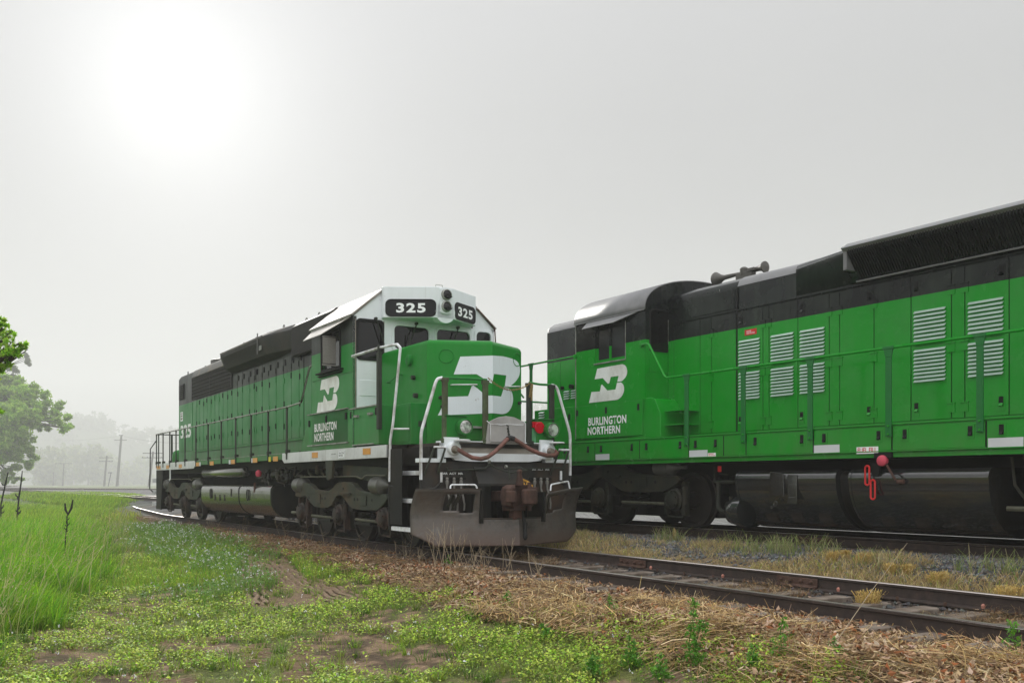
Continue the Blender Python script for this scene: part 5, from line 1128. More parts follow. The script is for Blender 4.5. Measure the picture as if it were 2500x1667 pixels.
def joint(par, fn, t0, t1, v, sgn, z=0, m='rust2'):
    a, b_ = fn(t0, v+sgn*.03, z), fn(t1, v+sgn*.03, z); d = b_-a; L = np.linalg.norm(d)
    j = MB().prism([(0,-.035),(sgn*.014,-.042),(sgn*.014,-.115),(sgn*.045,-.145),(0,-.15)], 'x', 0, L)
    for q in (.12,.36,.62,.86): j.cyl((L*q, sgn*.012, -.08), 'y', .021, 0, sgn*.035, 6).cyl((L*q, sgn*.04, -.08), 'y', .012, 0, sgn*.02, 6)
    o = j.build('joint_bar', M[m], par, bevel=.002); o.location = a; o.rotation_euler = (0, 0, math.atan2(d[1], d[0])); return o
M['rust2'] = plain('rusty_joint_bar', (.085,.047,.034), .75, 0, .4, 12, (.07,.04,.03), .2)
joint(tr1, w1, 13.57-2.30, 13.57-2.92, .79, 1 if False else -1, .05); joint(tr1, w1, 13.57-5.42, 13.57-6.04, .79, -1, .05)
joint(tr2, w2, 10.2, 9.5, -.75, -1)
anc = MB()
for a, c in ((3.05,0),(4.5,0),(6.35,0),(8.1,0)):
    p = w1(13.57-a, .79-.05, -.03); anc.lathe((p[0],p[1],p[2]-.07),'z',[(0,.016),(.03,.022),(.045,.012),(.05,.001)],8)
anc.build('rail_anchor', plain('pale_red_anchor',(.45,.20,.15),.6), tr1, smooth=True)
sp_ = MB()
for k in range(20):
    for v in (-.75,.79):
        for s in (-.085,.085):
            p = w1(-3.5+.56*k+6, v+s, -.145+(.05 if v > 0 else 0)); sp_.box(p[0]-.012,p[0]+.012,p[1]-.012,p[1]+.012,p[2]-.02,p[2]+.02)
sp_.build('spike', M['rust2'], tr1)
for o in [o for o in bpy.data.objects if o.type == 'MESH' and o.name.split('.')[0] in ('spike','rail_anchor')]: split_islands(o)
# ---------------------------------------------------------------- scatter helpers
def blades(P, h, w, lean, az, colr, segs=2, tipw=.15, curl=1.0, base_dark=.6):
    """P (n,3); h, w, lean, az arrays: grass blades bending towards az"""
    n = len(P); lv = np.linspace(0, 1, segs+1); V = []
    face = RNG.uniform(0, math.pi, n); wx, wy = np.cos(face), np.sin(face)
    for q in lv:
        f = lean*q**(1+curl); r = h*f; zz = h*q*np.sqrt(np.clip(1-(lean*q**curl)**2*.8, .02, 1))
        ww = w*(1-(1-tipw)*q)/2
        c_ = np.stack([P[:,0]+np.cos(az)*r, P[:,1]+np.sin(az)*r, P[:,2]+zz], 1); o = np.stack([wx*ww, wy*ww, 0*ww], 1)
        V += [c_-o, c_+o]
    V = np.stack(V, 1); k = 2*(segs+1); b = (np.arange(n)*k)[:, None]
    F = np.concatenate([b+np.array([[2*j, 2*j+1, 2*j+3, 2*j+2]]) for j in range(segs)], 0)
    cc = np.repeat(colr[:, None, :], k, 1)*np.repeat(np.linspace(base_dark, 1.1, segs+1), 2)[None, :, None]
    return V.reshape(-1, 3), F, cc.reshape(-1, 3)
def strands(P, L, w, az, pitch, colr, segs=3):
    n = len(P); V = []; bend = RNG.normal(0, .45, n); face = RNG.uniform(-.6, .6, n)
    for q in np.linspace(0, 1, segs+1):
        a = az+bend*(q-.5); c_ = np.stack([P[:,0]+np.cos(a)*L*(q-.5), P[:,1]+np.sin(a)*L*(q-.5), P[:,2]+pitch*L*(q-.3)+.12*L*np.sin(q*3.14)*np.abs(bend)], 1)
        o = np.stack([-np.sin(a)*w/2, np.cos(a)*w/2, face*w/2], 1); V += [c_-o, c_+o]
    V = np.stack(V, 1); k = 2*(segs+1); b = (np.arange(n)*k)[:, None]
    F = np.concatenate([b+np.array([[2*j, 2*j+1, 2*j+3, 2*j+2]]) for j in range(segs)], 0)
    return V.reshape(-1, 3), F, np.repeat(colr, k, 0)
def leaves(P, size, colr, flat=.6, elong=1.6, curl=.0):
    """leaf quads at P with random orientation"""
    n = len(P); az = RNG.uniform(0, 2*math.pi, n); el = RNG.normal(0, flat, n); ro = RNG.normal(0, flat, n)
    d = np.stack([np.cos(az)*np.cos(el), np.sin(az)*np.cos(el), np.sin(el)], 1)
    s = np.stack([-np.sin(az)*np.cos(ro), np.cos(az)*np.cos(ro), np.sin(ro)], 1)
    L = (size*elong/2)[:, None]; W = (size/2)[:, None]; up = np.cross(d, s)*(size*curl)[:, None]
    V = np.stack([P-d*L+up, P-s*W*.9+d*L*.1, P+d*L+up, P+s*W*.9+d*L*.1], 1).reshape(-1, 3)
    F = np.arange(4*n).reshape(n, 4); return V, F, np.repeat(colr, 4, 0)
def cat(L):
    V, F, K = [], [], []; n = 0
    for v, f, c in L: V.append(v); F.append(f+n); K.append(c); n += len(v)
    return np.concatenate(V), np.concatenate(F), np.concatenate(K)
def pick(pal, n, jit=.18):
    pal = np.array(pal); c = pal[RNG.integers(0, len(pal), n)]; return c*RNG.uniform(1-jit, 1+jit, (n, 1))*RNG.uniform(1-jit*.4, 1+jit*.4, (n, 3))
def sample(n, y0, y1, xm=1.0, x0=None, x1=None, power=1.0):
    """points in the wedge the camera looks over, denser near (uniform on screen width)"""
    y = y0+(y1-y0)*RNG.random(n)**power; x = (RNG.random(n)*2-1)*(.56*y+xm)
    return x, y
def at_(x, y, dz=0): return np.stack([x, y, zg(x, y)+tyre(x,y)*inpoly(x,y,TY1)+dz], 1)
def zones(x, y):
    v1, t = T1(x, y); v1 = v1-c1off(t); v2, t2 = T2(x, y); e = leafedge(t)+.9*(fbm(x, y, 1.3, 4, 21)-.5)
    return v1, t, v2, e
GREEN = [(.20,.46,.02),(.13,.38,.018),(.28,.50,.025),(.08,.27,.018),(.34,.50,.04)]
YGREEN = [(.36,.44,.05),(.26,.38,.035),(.42,.46,.09),(.17,.26,.03)]
STRAW = [(.44,.30,.12),(.54,.39,.18),(.33,.21,.08),(.24,.145,.06),(.60,.46,.25)]
BROWN = [(.20,.115,.055),(.28,.165,.08),(.12,.065,.035),(.36,.23,.13),(.44,.32,.21)]
# --- tall grass at the left
G_ = []
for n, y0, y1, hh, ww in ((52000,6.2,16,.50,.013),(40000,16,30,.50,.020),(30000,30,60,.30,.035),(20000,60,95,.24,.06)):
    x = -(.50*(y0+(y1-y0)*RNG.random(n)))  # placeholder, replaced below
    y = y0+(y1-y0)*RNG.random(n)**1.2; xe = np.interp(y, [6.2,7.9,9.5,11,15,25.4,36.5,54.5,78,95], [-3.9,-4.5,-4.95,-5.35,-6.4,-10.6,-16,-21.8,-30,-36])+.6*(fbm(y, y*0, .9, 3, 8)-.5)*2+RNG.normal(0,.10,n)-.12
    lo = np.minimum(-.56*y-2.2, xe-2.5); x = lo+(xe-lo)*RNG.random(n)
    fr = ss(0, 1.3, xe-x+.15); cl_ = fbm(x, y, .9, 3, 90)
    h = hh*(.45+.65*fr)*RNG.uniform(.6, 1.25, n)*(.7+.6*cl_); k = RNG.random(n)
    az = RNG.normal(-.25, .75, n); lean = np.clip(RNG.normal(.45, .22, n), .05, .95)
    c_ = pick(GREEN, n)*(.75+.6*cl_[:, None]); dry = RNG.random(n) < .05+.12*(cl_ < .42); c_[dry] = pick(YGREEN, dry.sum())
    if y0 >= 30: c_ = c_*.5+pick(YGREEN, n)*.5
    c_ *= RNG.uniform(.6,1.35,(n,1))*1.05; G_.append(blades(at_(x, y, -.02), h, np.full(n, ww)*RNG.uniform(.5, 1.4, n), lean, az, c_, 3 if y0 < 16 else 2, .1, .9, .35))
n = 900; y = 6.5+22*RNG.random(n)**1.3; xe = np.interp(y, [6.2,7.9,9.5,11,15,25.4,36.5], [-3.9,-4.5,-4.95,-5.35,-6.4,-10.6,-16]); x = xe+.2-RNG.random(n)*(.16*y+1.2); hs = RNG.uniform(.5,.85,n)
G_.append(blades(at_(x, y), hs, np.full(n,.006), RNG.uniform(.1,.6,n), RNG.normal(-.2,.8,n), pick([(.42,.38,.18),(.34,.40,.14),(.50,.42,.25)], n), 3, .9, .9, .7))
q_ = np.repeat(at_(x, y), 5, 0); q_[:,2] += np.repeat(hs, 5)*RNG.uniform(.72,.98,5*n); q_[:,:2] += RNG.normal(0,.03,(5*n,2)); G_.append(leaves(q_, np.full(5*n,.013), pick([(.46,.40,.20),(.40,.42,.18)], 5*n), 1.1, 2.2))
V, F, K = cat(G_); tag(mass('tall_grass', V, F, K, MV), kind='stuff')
# --- short grass and low clover over the foreground
G_ = []
x, y = sample(150000, 6.2, 20, .8, power=1.25); v1, t, v2, e = zones(x, y)
pn = fbm(x, y, 1.3, 5, 21); pf = fbm(x, y, 4.0, 3, 52)
keep = (v1 < e+.15+.3*(pf-.5)) & (RNG.random(len(x)) < ss(.41,.53,pn+.45*(pf-.5))*1.0+.05) & ~(inpoly(x, y, TY1) & (RNG.random(len(x)) > .10))
# worn wheel patches with bare earth
bare = np.zeros(len(x), bool)
BARE = ((-3.6,10.6,.35),(-.9,8.2,.4),(.2,11.2,.3),(-2.9,12.0,.4),(-.3,7.3,.35),(-4.0,8.6,.3),( -2.4,8.9,.34),(-2.15,8.3,.34),(-1.95,7.55,.38),(-2.6,7.2,.5),(-2.15,9.4,.25),(-.1,9.6,.25),(1.1,7.0,.4),(-1.1,10.6,.35))
for bx, by, br in BARE: bare |= (np.hypot(x-bx, (y-by)*.7) < br*(.6+.8*pf))
keep &= ~(bare & (RNG.random(len(x)) > .08)); x, y, pn, pf = x[keep], y[keep], pn[keep], pf[keep]; n = len(x)
for rep in range(2):
    xx, yy = x+RNG.normal(0, .018, n), y+RNG.normal(0, .018, n)
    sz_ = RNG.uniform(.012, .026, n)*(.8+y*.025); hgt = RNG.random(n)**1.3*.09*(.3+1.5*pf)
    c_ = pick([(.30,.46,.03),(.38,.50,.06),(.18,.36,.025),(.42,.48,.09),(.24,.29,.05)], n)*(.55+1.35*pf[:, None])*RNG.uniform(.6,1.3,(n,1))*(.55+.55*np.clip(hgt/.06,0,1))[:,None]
    G_.append(leaves(at_(xx, yy, hgt), sz_, c_, .45, 1.5, .15))
m_ = RNG.random(n) < .62; xb, yb = x[m_], y[m_]; nb_ = m_.sum(); c_ = pick(YGREEN+[(.22,.17,.06)], nb_)
G_.append(blades(at_(xb, yb, -.005), RNG.uniform(.03, .13, nb_)*(.5+pf[m_]), np.full(nb_, .0055)*(.7+.05*yb), RNG.uniform(.2, .9, nb_), RNG.uniform(0, 6.28, nb_), c_, 2))
V, F, K = cat([(v, f, k) for v, f, k in G_]); tag(mass('clover_cover', V, F, K, MV), kind='stuff')
# small upright tufts of grass scattered through the cover
G_ = []; x, y = sample(1500, 6.2, 18, .6); v1, t, v2, e = zones(x, y); kp = (v1 < e+.5) & ~inpoly(x, y, TALL); x, y = x[kp], y[kp]
k_ = 26; n = len(x)*k_; xr = np.repeat(x, k_); yr = np.repeat(y, k_); rr_ = RNG.random(n)**.7*np.repeat(RNG.uniform(.03,.10,len(x)), k_); a_ = RNG.uniform(0,6.28,n)
cb_ = np.repeat(pick([(.30,.50,.035),(.17,.34,.025),(.32,.42,.06),(.12,.26,.02)], len(x)), k_, 0)*RNG.uniform(.6,1.3,(n,1))
G_.append(blades(at_(xr+np.cos(a_)*rr_, yr+np.sin(a_)*rr_, -.005), RNG.uniform(.05,.17,n)*np.repeat(RNG.uniform(.6,1.2,len(x)),k_), np.full(n,.007), RNG.uniform(.2,.95,n), a_, cb_, 3, .1, .9, .4))
V, F, K = cat(G_); tag(mass('grass_tufts', V, F, K, MV), kind='stuff')
# ridges pressed up by tyres
def ridge(mb, p0, p1, w_, h_, wob=0., n=14):
    p0, p1 = np.array(p0), np.array(p1); d = (p1-p0)/np.linalg.norm(p1-p0); nn = np.array([-d[1], d[0]]); rings = []
    for k in range(n+1):
        q = p0+(p1-p0)*k/n+nn*wob*math.sin(k*1.1+p0[0]*9); z_ = float(zg(q[0], q[1])); hh_ = h_*(.35+.9*float(vnoise(q[0]*7, q[1]*7, 3)))*min(1, 3*k/n, 3*(1-k/n)+.1)
        rings.append([tuple(np.r_[q-nn*w_/2, z_-.008]), tuple(np.r_[q-nn*w_*.22, z_+hh_]), tuple(np.r_[q+nn*w_*.22, z_+hh_]), tuple(np.r_[q+nn*w_/2, z_-.008])])
    mb.loft(rings, close=False, caps=False)
mb = MB()
for (ax, ay), (bx, by) in (((-5.1,18.4),(-3.45,12.3)), ((-5.3,18.3),(-2.0,11.9))):
    d = np.array([bx-ax, by-ay]); d /= np.linalg.norm(d); nn = np.array([-d[1], d[0]])
    for k in range(-2, 3): o_ = nn*k*.105; ridge(mb, (ax+o_[0], ay+o_[1]), (bx+o_[0], by+o_[1]), .07, .028, .02, 60)
rr = random.Random(8)
for (ax, ay), (bx, by), hw in (((-2.48,9.3),(-2.25,8.0),.17), ((-2.16,9.7),(-1.62,7.0),.15), ((-3.05,7.45),(-2.2,6.7),.2), ((-2.75,7.7),(-1.9,6.75),.16), ((1.05,7.3),(1.5,6.7),.15)):
    d = np.array([bx-ax, by-ay]); L_ = np.linalg.norm(d); d /= L_; nn = np.array([-d[1], d[0]]); m_ = int(L_/.055)
    for k in range(m_):
        if rr.random() < .22: continue
        q = np.array([ax, ay])+d*(k+rr.uniform(-.1,.1))*.055; sk = rr.uniform(-.02,.02)
        ridge(mb, q-nn*hw*rr.uniform(.6,1)+d*sk, q+nn*hw*rr.uniform(.6,1)-d*sk, .03, .017, .004, 8)
tag(mb.build('tyre_tread_marks', plain('pressed_soil', (.24,.165,.105), .95, 0, .3, 30, (.13,.09,.055), .3), smooth=True), kind='stuff')
# --- flowering patch beside the tyre tracks, mid distance short grass
G_ = []; n = 90000
y = 10+23*RNG.random(n); x = -.25*y-6.5+RNG.random(n)*10-(y-11)*.25
kp = inpoly(x+2.6*(fbm(x,y,.7,4,4)-.5), y+4*(fbm(x,y,.6,3,41)-.5), CLOV) & (zones(x, y)[0] < zones(x, y)[3]-.1) & (RNG.random(n) < .25+ss(.38,.56,fbm(x,y,1.2,3,43))); x, y = x[kp], y[kp]; n = len(x); fl_ = fbm(x, y, 1.1, 3, 71)
G_.append(blades(at_(x, y), RNG.uniform(.08, .30, n)*(.5+.8*fl_), np.full(n, .011)*RNG.uniform(.7,1.6,n), RNG.uniform(.1,.7,n), RNG.uniform(0,6.28,n), pick([(.18,.36,.04),(.26,.42,.08),(.13,.29,.03),(.30,.40,.13)], n), 2))
V1, F1, K1_ = leaves(at_(x, y, RNG.uniform(.03,.3,n)*(.6+.6*fl_)), RNG.uniform(.02,.045,n), pick([(.11,.24,.03),(.16,.28,.07)], n), .6); G_.append((V1,F1,K1_))
V, F, K = cat(G_); tag(mass('weed_patch', V, F, K, MV), kind='stuff')
q = RNG.random(n) < .10; xf, yf = x[q], y[q]; hf = RNG.uniform(.10,.30,q.sum())
xe, ye = sample(900, 6.5, 16, 0); ve, te, v2e, ee = zones(xe, ye); ke = ve < ee-.1; xe, ye = xe[ke][:150], ye[ke][:150]
fx_ = np.r_[xf, xe]; fy_ = np.r_[yf, ye]; fh = np.r_[hf, RNG.uniform(.05,.12,len(xe))]
Pf = np.repeat(at_(fx_, fy_, fh), 4, 0)+RNG.normal(0, .008, (4*len(fx_), 3))
V, F, K = leaves(Pf, np.full(len(Pf), .016)*(.8+.03*Pf[:,1]), np.full((len(Pf),3), .75)*RNG.uniform(.85,1.05,(len(Pf),1)), 1.2, 1.1); tag(mass('white_flowers', V, F, K, ML), kind='stuff')
G_ = []
for n, y0, y1, ww, hh in ((60000,14,34,.012,.16),(40000,34,95,.04,.20)):
    y = y0+(y1-y0)*RNG.random(n)**1.3; x = (RNG.random(n)-.95)*(.75*y); v1, t, v2, e = zones(x, y)
    kp = (v1 < e-.0) & ~inpoly(x, y, TALL) & ~inpoly(x, y, TY1) & (v2 < -2.5); x, y, v1 = x[kp], y[kp], v1[kp]; n = len(x); q = fbm(x, y, .5, 3, 66); yel = ss(-4.5,-1,v1)*ss(25,40,y)
    c_ = pick(YGREEN+GREEN[:3], n)*(.6+.7*q[:, None]); c_ = c_*(1-yel[:,None]*.5)+np.array([.32,.24,.06])*yel[:,None]*.5
    G_.append(blades(at_(x, y, -.01), hh*RNG.uniform(.4,1.2,n)*(.5+q), np.full(n, ww)*RNG.uniform(.6,1.4,n), RNG.uniform(.1,.7,n), RNG.uniform(0,6.28,n), c_, 2))
V, F, K = cat(G_); tag(mass('meadow_grass', V, F, K, MV), kind='stuff')
# --- dry straw and dead leaves along the near side of track 1, and between the tracks
G_ = []; LV = []
n = 190000; t = -3+42*RNG.random(n)**1.7; e = leafedge(t); v = e-.25+(-.86-e+.25)*RNG.random(n)
p = np.stack([-t*s1+(8.18+v+c1off(t))*c1, t*c1+(8.18+v+c1off(t))*s1], 1); x, y = p[:,0], p[:,1]
dn = fbm(x, y, 1.1, 4, 101); near = ss(13, 7, t); flat_ = RNG.random(n)
kp = RNG.random(n) < np.clip(.28+.9*ss(.42,.6,dn)+.4*near, 0, 1)*(y > 5); x, y, dn, near, flat_, t = x[kp], y[kp], dn[kp], near[kp], flat_[kp], t[kp]; n = len(x)
clump = ss(.46,.62,fbm(x, y, 1.9, 3, 161)); c_ = pick(STRAW, n)*(.45+.55*near[:,None]+.35*clump[:,None]); bm_ = RNG.random(n) < .55*(1-near*.6); c_[bm_] = pick(BROWN, bm_.sum())*.8; c_ *= RNG.uniform(.6,1.25,(n,1))
vv, _t = T1(x, y); ly = flat_ < .90; az = 1.2+2.2*(fbm(x,y,.9,2,170)-.5)*2+RNG.normal(0,.7,n)
hz_ = RNG.random(n)**1.3*(.02+.11*clump*ss(-1.0,-1.8,vv))
G_.append(strands(at_(x, y, hz_)[ly], (RNG.uniform(.08,.38,n)*(.6+.5*near))[ly], ((.0045+.00025*t)*RNG.uniform(.6,1.4,n))[ly], az[ly], RNG.normal(.02,.14,n)[ly], c_[ly]))
up_ = ~ly; G_.append(blades(at_(x, y)[up_], (RNG.uniform(.08,.26,n)*(.4+.8*clump)*(.5+.5*ss(-.9,-1.4,vv)))[up_], np.full(up_.sum(),.006), RNG.uniform(.3,.9,up_.sum()), RNG.uniform(0,6.28,up_.sum()), c_[up_], 3, .4, .7, .6))
n = 90000; t = -3+30*RNG.random(n)**1.6; e = leafedge(t); v = e-.15+(-.8-e+.15)*RNG.random(n)
x = -t*s1+(8.18+v+c1off(t))*c1; y = t*c1+(8.18+v+c1off(t))*s1; kp = RNG.random(n) < .3+.9*ss(.45,.6,fbm(x,y,1.7,3,120)); x, y, t = x[kp], y[kp], t[kp]; n = len(x)
LV.append(leaves(at_(x, y, RNG.uniform(.0,.07,n)), RNG.uniform(.018,.058,n), pick(BROWN+[(.42,.28,.17),(.30,.11,.04),(.50,.38,.27)], n)*1.1, .5, 1.5, .25))
# fine debris between the rails of track 1
n = 26000; t = -3+17*RNG.random(n); v = RNG.uniform(-.68,.72,n); x = -t*s1+(8.18+v)*c1; y = t*c1+(8.18+v)*s1
kp = RNG.random(n) < ss(.46,.56,fbm(x,y,.8,3,131)); x, y = x[kp], y[kp]; n = len(x)
G_.append(blades(at_(x, y, RNG.uniform(.0,.04,n)), RNG.uniform(.06,.22,n), np.full(n,.0045), RNG.uniform(.9,1.02,n), RNG.uniform(0,6.28,n), pick(STRAW+BROWN, n)*.75, 2, .5, .6))
LV.append(leaves(at_(x, y, RNG.uniform(0,.05,n)), RNG.uniform(.015,.045,n), pick(BROWN, n), .5, 1.5, .2))
# low golden grass in the strip between the tracks
n = 130000; v = RNG.uniform(.95, 4.2, n); t = 1+24*RNG.random(n)**1.3; x = -t*s1+(8.18+v)*c1; y = t*c1+(8.18+v)*s1; v2, _ = T2(x, y); dn = fbm(x, y, 1.6, 4, 140)
kp = (v2 < -1.75) & (RNG.random(n) < ss(.26,.44,dn-.22*ss(-2.9,-2.1,v2))); x, y, dn = x[kp], y[kp], dn[kp]; n = len(x); q = RNG.random(n) < .12
c_ = pick([(.56,.42,.17),(.44,.32,.14),(.36,.26,.13),(.62,.50,.26)], n); c_[q] = pick(YGREEN, q.sum())
G_.append(blades(at_(x, y, -.005), RNG.uniform(.03,.15,n)*(.4+dn), np.full(n,.0065)*RNG.uniform(.7,1.5,n), RNG.uniform(.3,1,n), RNG.uniform(0,6.28,n), c_, 2, .4))
x, y, n = x, y, n
m2 = 2600; tt_ = 2+20*RNG.random(m2)**1.2; vv_ = RNG.normal(-2.1,.25,m2); xc = -tt_*s2+(13+vv_)*c2; yc = tt_*c2+(13+vv_)*s2; kc = fbm(xc,yc,1.1,3,180) > .60; xc, yc = np.repeat(xc[kc],6), np.repeat(yc[kc],6); m2 = len(xc)
G_.append(blades(at_(xc+RNG.normal(0,.03,m2), yc+RNG.normal(0,.03,m2)), RNG.uniform(.08,.32,m2), np.full(m2,.009), RNG.uniform(.2,.95,m2), RNG.uniform(0,6.28,m2), pick([(.30,.36,.12),(.24,.32,.08),(.42,.38,.2)], m2), 3, .3, .9, .6))
V, F, K = cat(G_); tag(mass('dry_grass', V, F, K, MS), kind='stuff')
V, F, K = cat(LV); tag(mass('dead_leaves', V, F, K, ML), kind='stuff')
# --- ballast stones
def stones(P, r, colr):
    n = len(P); oc = np.array([(1,0,0),(0,1,0),(-1,0,0),(0,-1,0),(.3,.3,.8),(-.4,-.2,.7),(0,0,-.6)], float)
    fc = np.array([(0,1,4),(1,2,5),(2,3,5),(3,0,4),(1,5,4),(3,4,5),(1,0,6),(2,1,6),(3,2,6),(0,3,6)])
    j = oc[None]*(1+RNG.uniform(-.3,.3,(n,7,1)))*r[:,None,None]*RNG.uniform(.6,1.3,(n,1,3))
    a = RNG.uniform(0,6.28,n); ca, sa = np.cos(a)[:,None], np.sin(a)[:,None]
    j = np.stack([j[...,0]*ca-j[...,1]*sa, j[...,0]*sa+j[...,1]*ca, j[...,2]], -1)+P[:,None]
    return j.reshape(-1,3), (fc[None]+(np.arange(n)*7)[:,None,None]).reshape(-1,3), np.repeat(colr, 7, 0)
GR0 = [(.085,.085,.085),(.06,.062,.062),(.13,.13,.125),(.045,.04,.036),(.10,.08,.065)]
GR = [(.13,.14,.145),(.09,.098,.10),(.19,.195,.195),(.07,.072,.07),(.24,.235,.22),(.14,.115,.10)]
n = 20000; t = -3+24*RNG.random(n)**1.2; v = RNG.uniform(-.7,.72,n); x = -t*s1+(8.18+v)*c1; y = t*c1+(8.18+v)*s1; kp = RNG.random(n) < ss(.56,.44,fbm(x,y,.8,3,131))*.9+.1; kt = ((t+3.5+.11)/.56 % 1 > .42)[kp]|(RNG.random(kp.sum())<.12); P1 = at_(x[kp][kt], y[kp][kt], .005)
n = 42000; t = 2+26*RNG.random(n)**1.3; v = -3.3+2.7*RNG.random(n)**.8; x = -t*s2+(13+v)*c2; y = t*c2+(13+v)*s2; kp = RNG.random(n) < .15+ss(-3.1,-2.2,v+1.2*(fbm(x,y,1.2,3,150)-.5)); P2 = at_(x[kp], y[kp], .008)
n = 26000; t = 2+34*RNG.random(n); v = RNG.uniform(-.65,3.4,n); x = -t*s2+(13+v)*c2; y = t*c2+(13+v)*s2; P3 = at_(x, y, .015)
P_ = np.concatenate([P1,P2,P3]); kk = pick(GR, len(P_), .25)*.85; kk[:len(P1)] = pick(GR0, len(P1), .25); kk[-len(P3):] *= 1.5
V, F, K = stones(P_, RNG.uniform(.012,.034,len(P_)), kk); tag(mass('ballast_stones', V, F, K, MR), kind='stuff')
# ================================================================ trees, poles, weeds, haze
BS = 1.35                                                           # spacing of everything beyond 100 m
def px(x, y, Y):
    Y = Y*BS if Y > 100 else Y; return np.array([(x-1250)/2300*Y, Y, 1.145+(1179-y)/2300*Y])
LEAFG = [(.085,.155,.03),(.12,.20,.045),(.06,.12,.025),(.15,.22,.06),(.10,.17,.035)]
def crown(blobs, nleaf, size, pal, elong=1.8, gaps=.42, sub=9, seed=0, flat=.8):
    """leaves in ragged clumps: every blob breaks into sprays, sprays into leaves"""
    r = np.random.default_rng(seed); P = []; Cc = []
    tot = sum(b[3]**2 for b in blobs)
    for (bx, by, bz, br) in blobs:
        ns = max(4, int(sub*(br**2)/tot*len(blobs)*3)); m = max(8, int(nleaf*br**2/tot/ns))
        d = r.normal(size=(ns,3)); d /= np.linalg.norm(d, axis=1)[:,None]; rad = br*r.random(ns)**.45
        c_ = np.array([bx,by,bz])+d*rad[:,None]*np.array([1,1,.85])
        for q in range(ns):
            s_ = br*r.uniform(.14,.30); k = int(m*r.uniform(.4,1.6)); tw = d[q]*.8+r.normal(size=3)*.4; tw[2] *= .5
            u = r.random(k)[:,None]; p = c_[q]+tw*s_*1.3*(u-.3)+r.normal(size=(k,3))*s_*np.array([.5,.5,.38])*(1-.4*u)
            P.append(p); col_ = np.array(pal)[r.integers(0,len(pal),k)]*r.uniform(.75,1.3)*r.uniform(.85,1.15,(k,1)); Cc.append(col_)
    P = np.concatenate(P); Cc = np.concatenate(Cc); return leaves(P, size*RNG.uniform(.6,1.3,len(P)), Cc, flat, elong, .12)
def tree(name, label, group, base, blobs, nleaf, size, pal, tr, seed, limbs=True, **k):
    t = empty(name, (0,0,0)); tag(t, label, 'tree', group)
    tb = np.array(base, float); top = np.array([np.mean([b[0] for b in blobs])*.4+tb[0]*.6, np.mean([b[1] for b in blobs])*.5+tb[1]*.5, max(b[2] for b in blobs)*.75+tb[2]*.25])
    mb = MB().tube([tb-[0,0,.3], tb+(top-tb)*.3+[.1*tr*3,0,0], tb+(top-tb)*.65, top], [tr*1.25, tr, tr*.75, tr*.3], 10)
    if limbs:
        r = random.Random(seed)
        for b in blobs:
            f = r.uniform(.35,.8); st = tb+(top-tb)*f; e_ = np.array(b[:3]); md = st*.45+e_*.55+np.array([0,0,.12*np.linalg.norm(e_-st)])
            mb.tube([st, md, e_], [tr*.42, tr*.25, tr*.07], 6)
            for q in range(4): mb.tube([md*.5+e_*.5, e_+np.array([r.uniform(-1,1),r.uniform(-1,1),r.uniform(-.6,.9)])*b[3]*.8], [tr*.12, tr*.03], 4)
    mb.build('trunk', M['bark'], t, smooth=True)
    V, F, K = crown(blobs, nleaf, size, pal, seed=seed, **k); mass('crown', V, F, K, MT, parent=t)
    return t
bl = [(*px(x,y,130+3*dz), r*.0763) for x,y,r,dz in ((-40,960,70,0),(10,955,52,1),(48,965,48,-1),(85,988,40,0),(125,1006,38,1),(150,1028,28,-1),(112,1038,24,1),(60,1020,45,-2),(20,1040,60,-2),(52,1080,34,0),(58,1118,28,0),(25,1110,45,-1),(18,1160,30,0),(40,1168,16,1),(-40,1060,90,0),(-80,1150,60,1),(163,1045,16,0))]
tree('broadleaf_tree', 'large pale green tree fading into the fog at the left edge of the picture', 'broadleaf trees', (-113,183,-.5), bl, 70000, .42, [(.28,.48,.04),(.36,.56,.07),(.20,.38,.035),(.42,.58,.11)], .8, 4)
bl = [(*px(x,y,175+3*dz), r*.1026) for x,y,r,dz in ((62,878,15,0),(48,862,14,1),(20,870,30,0),(-20,880,40,0),(30,900,25,1),(-60,960,70,0),(-120,1060,90,0))]
tree('broadleaf_tree', 'grey green tree top showing between the near leaves and the big foggy tree', 'broadleaf trees', (-151,240,-.5), bl, 14000, .62, [(.10,.14,.06),(.13,.17,.07)], .8, 6)
bl = [(*px(x,y,14+dz), r*.0061) for x,y,r,dz in ((0,776,11,0),(6,800,15,.2),(22,822,20,0),(46,838,14,0),(62,847,11,.1),(10,850,30,-.2),(36,858,18,0),(14,892,20,.1),(-30,830,50,.2),(4,1003,8,0),(-20,900,30,0),(-70,870,60,0),(-110,800,80,.4))]
tree('maple_tree', 'near bright green leafy branch hanging in at the upper left frame edge', 'broadleaf trees', (-9.6,14.3,-.45), bl, 3600, .05, [(.30,.55,.04),(.38,.60,.07),(.22,.45,.03),(.45,.62,.11)], .16, 9, elong=2.2)
for i, (x0, y0, r0, Yd) in enumerate(((105,1135,48,520),(165,1122,52,600),(215,1128,50,560),(270,1145,42,620),(130,1160,36,500),(335,1150,38,640))):
    b0 = px(x0, y0, Yd); sc_px = Yd*BS/2300; r = random.Random(i+40)
    bl = [(b0[0]+r.uniform(-.6,.6)*r0*sc_px, b0[1]+r.uniform(-2,2), b0[2]+r.uniform(-1.0,.6)*r0*sc_px, r0*sc_px*r.uniform(.45,.7)) for k in range(9)]
    tree('distant_tree', ['pale rounded tree in thick fog, nearest the big tree','pale tree in fog left of the telegraph poles','yellowish foggy tree behind the leaning signal post','low foggy tree beside the tall utility pole','small low bush-like tree in fog beyond the track curve','faint tree in fog between tall pole and locomotive 325'][i], 'trees in the fog', (b0[0], b0[1], -.8), bl, 3400, 2.0, [(.20,.26,.08),(.26,.30,.10),(.15,.20,.07)], .5, 60+i, limbs=False)
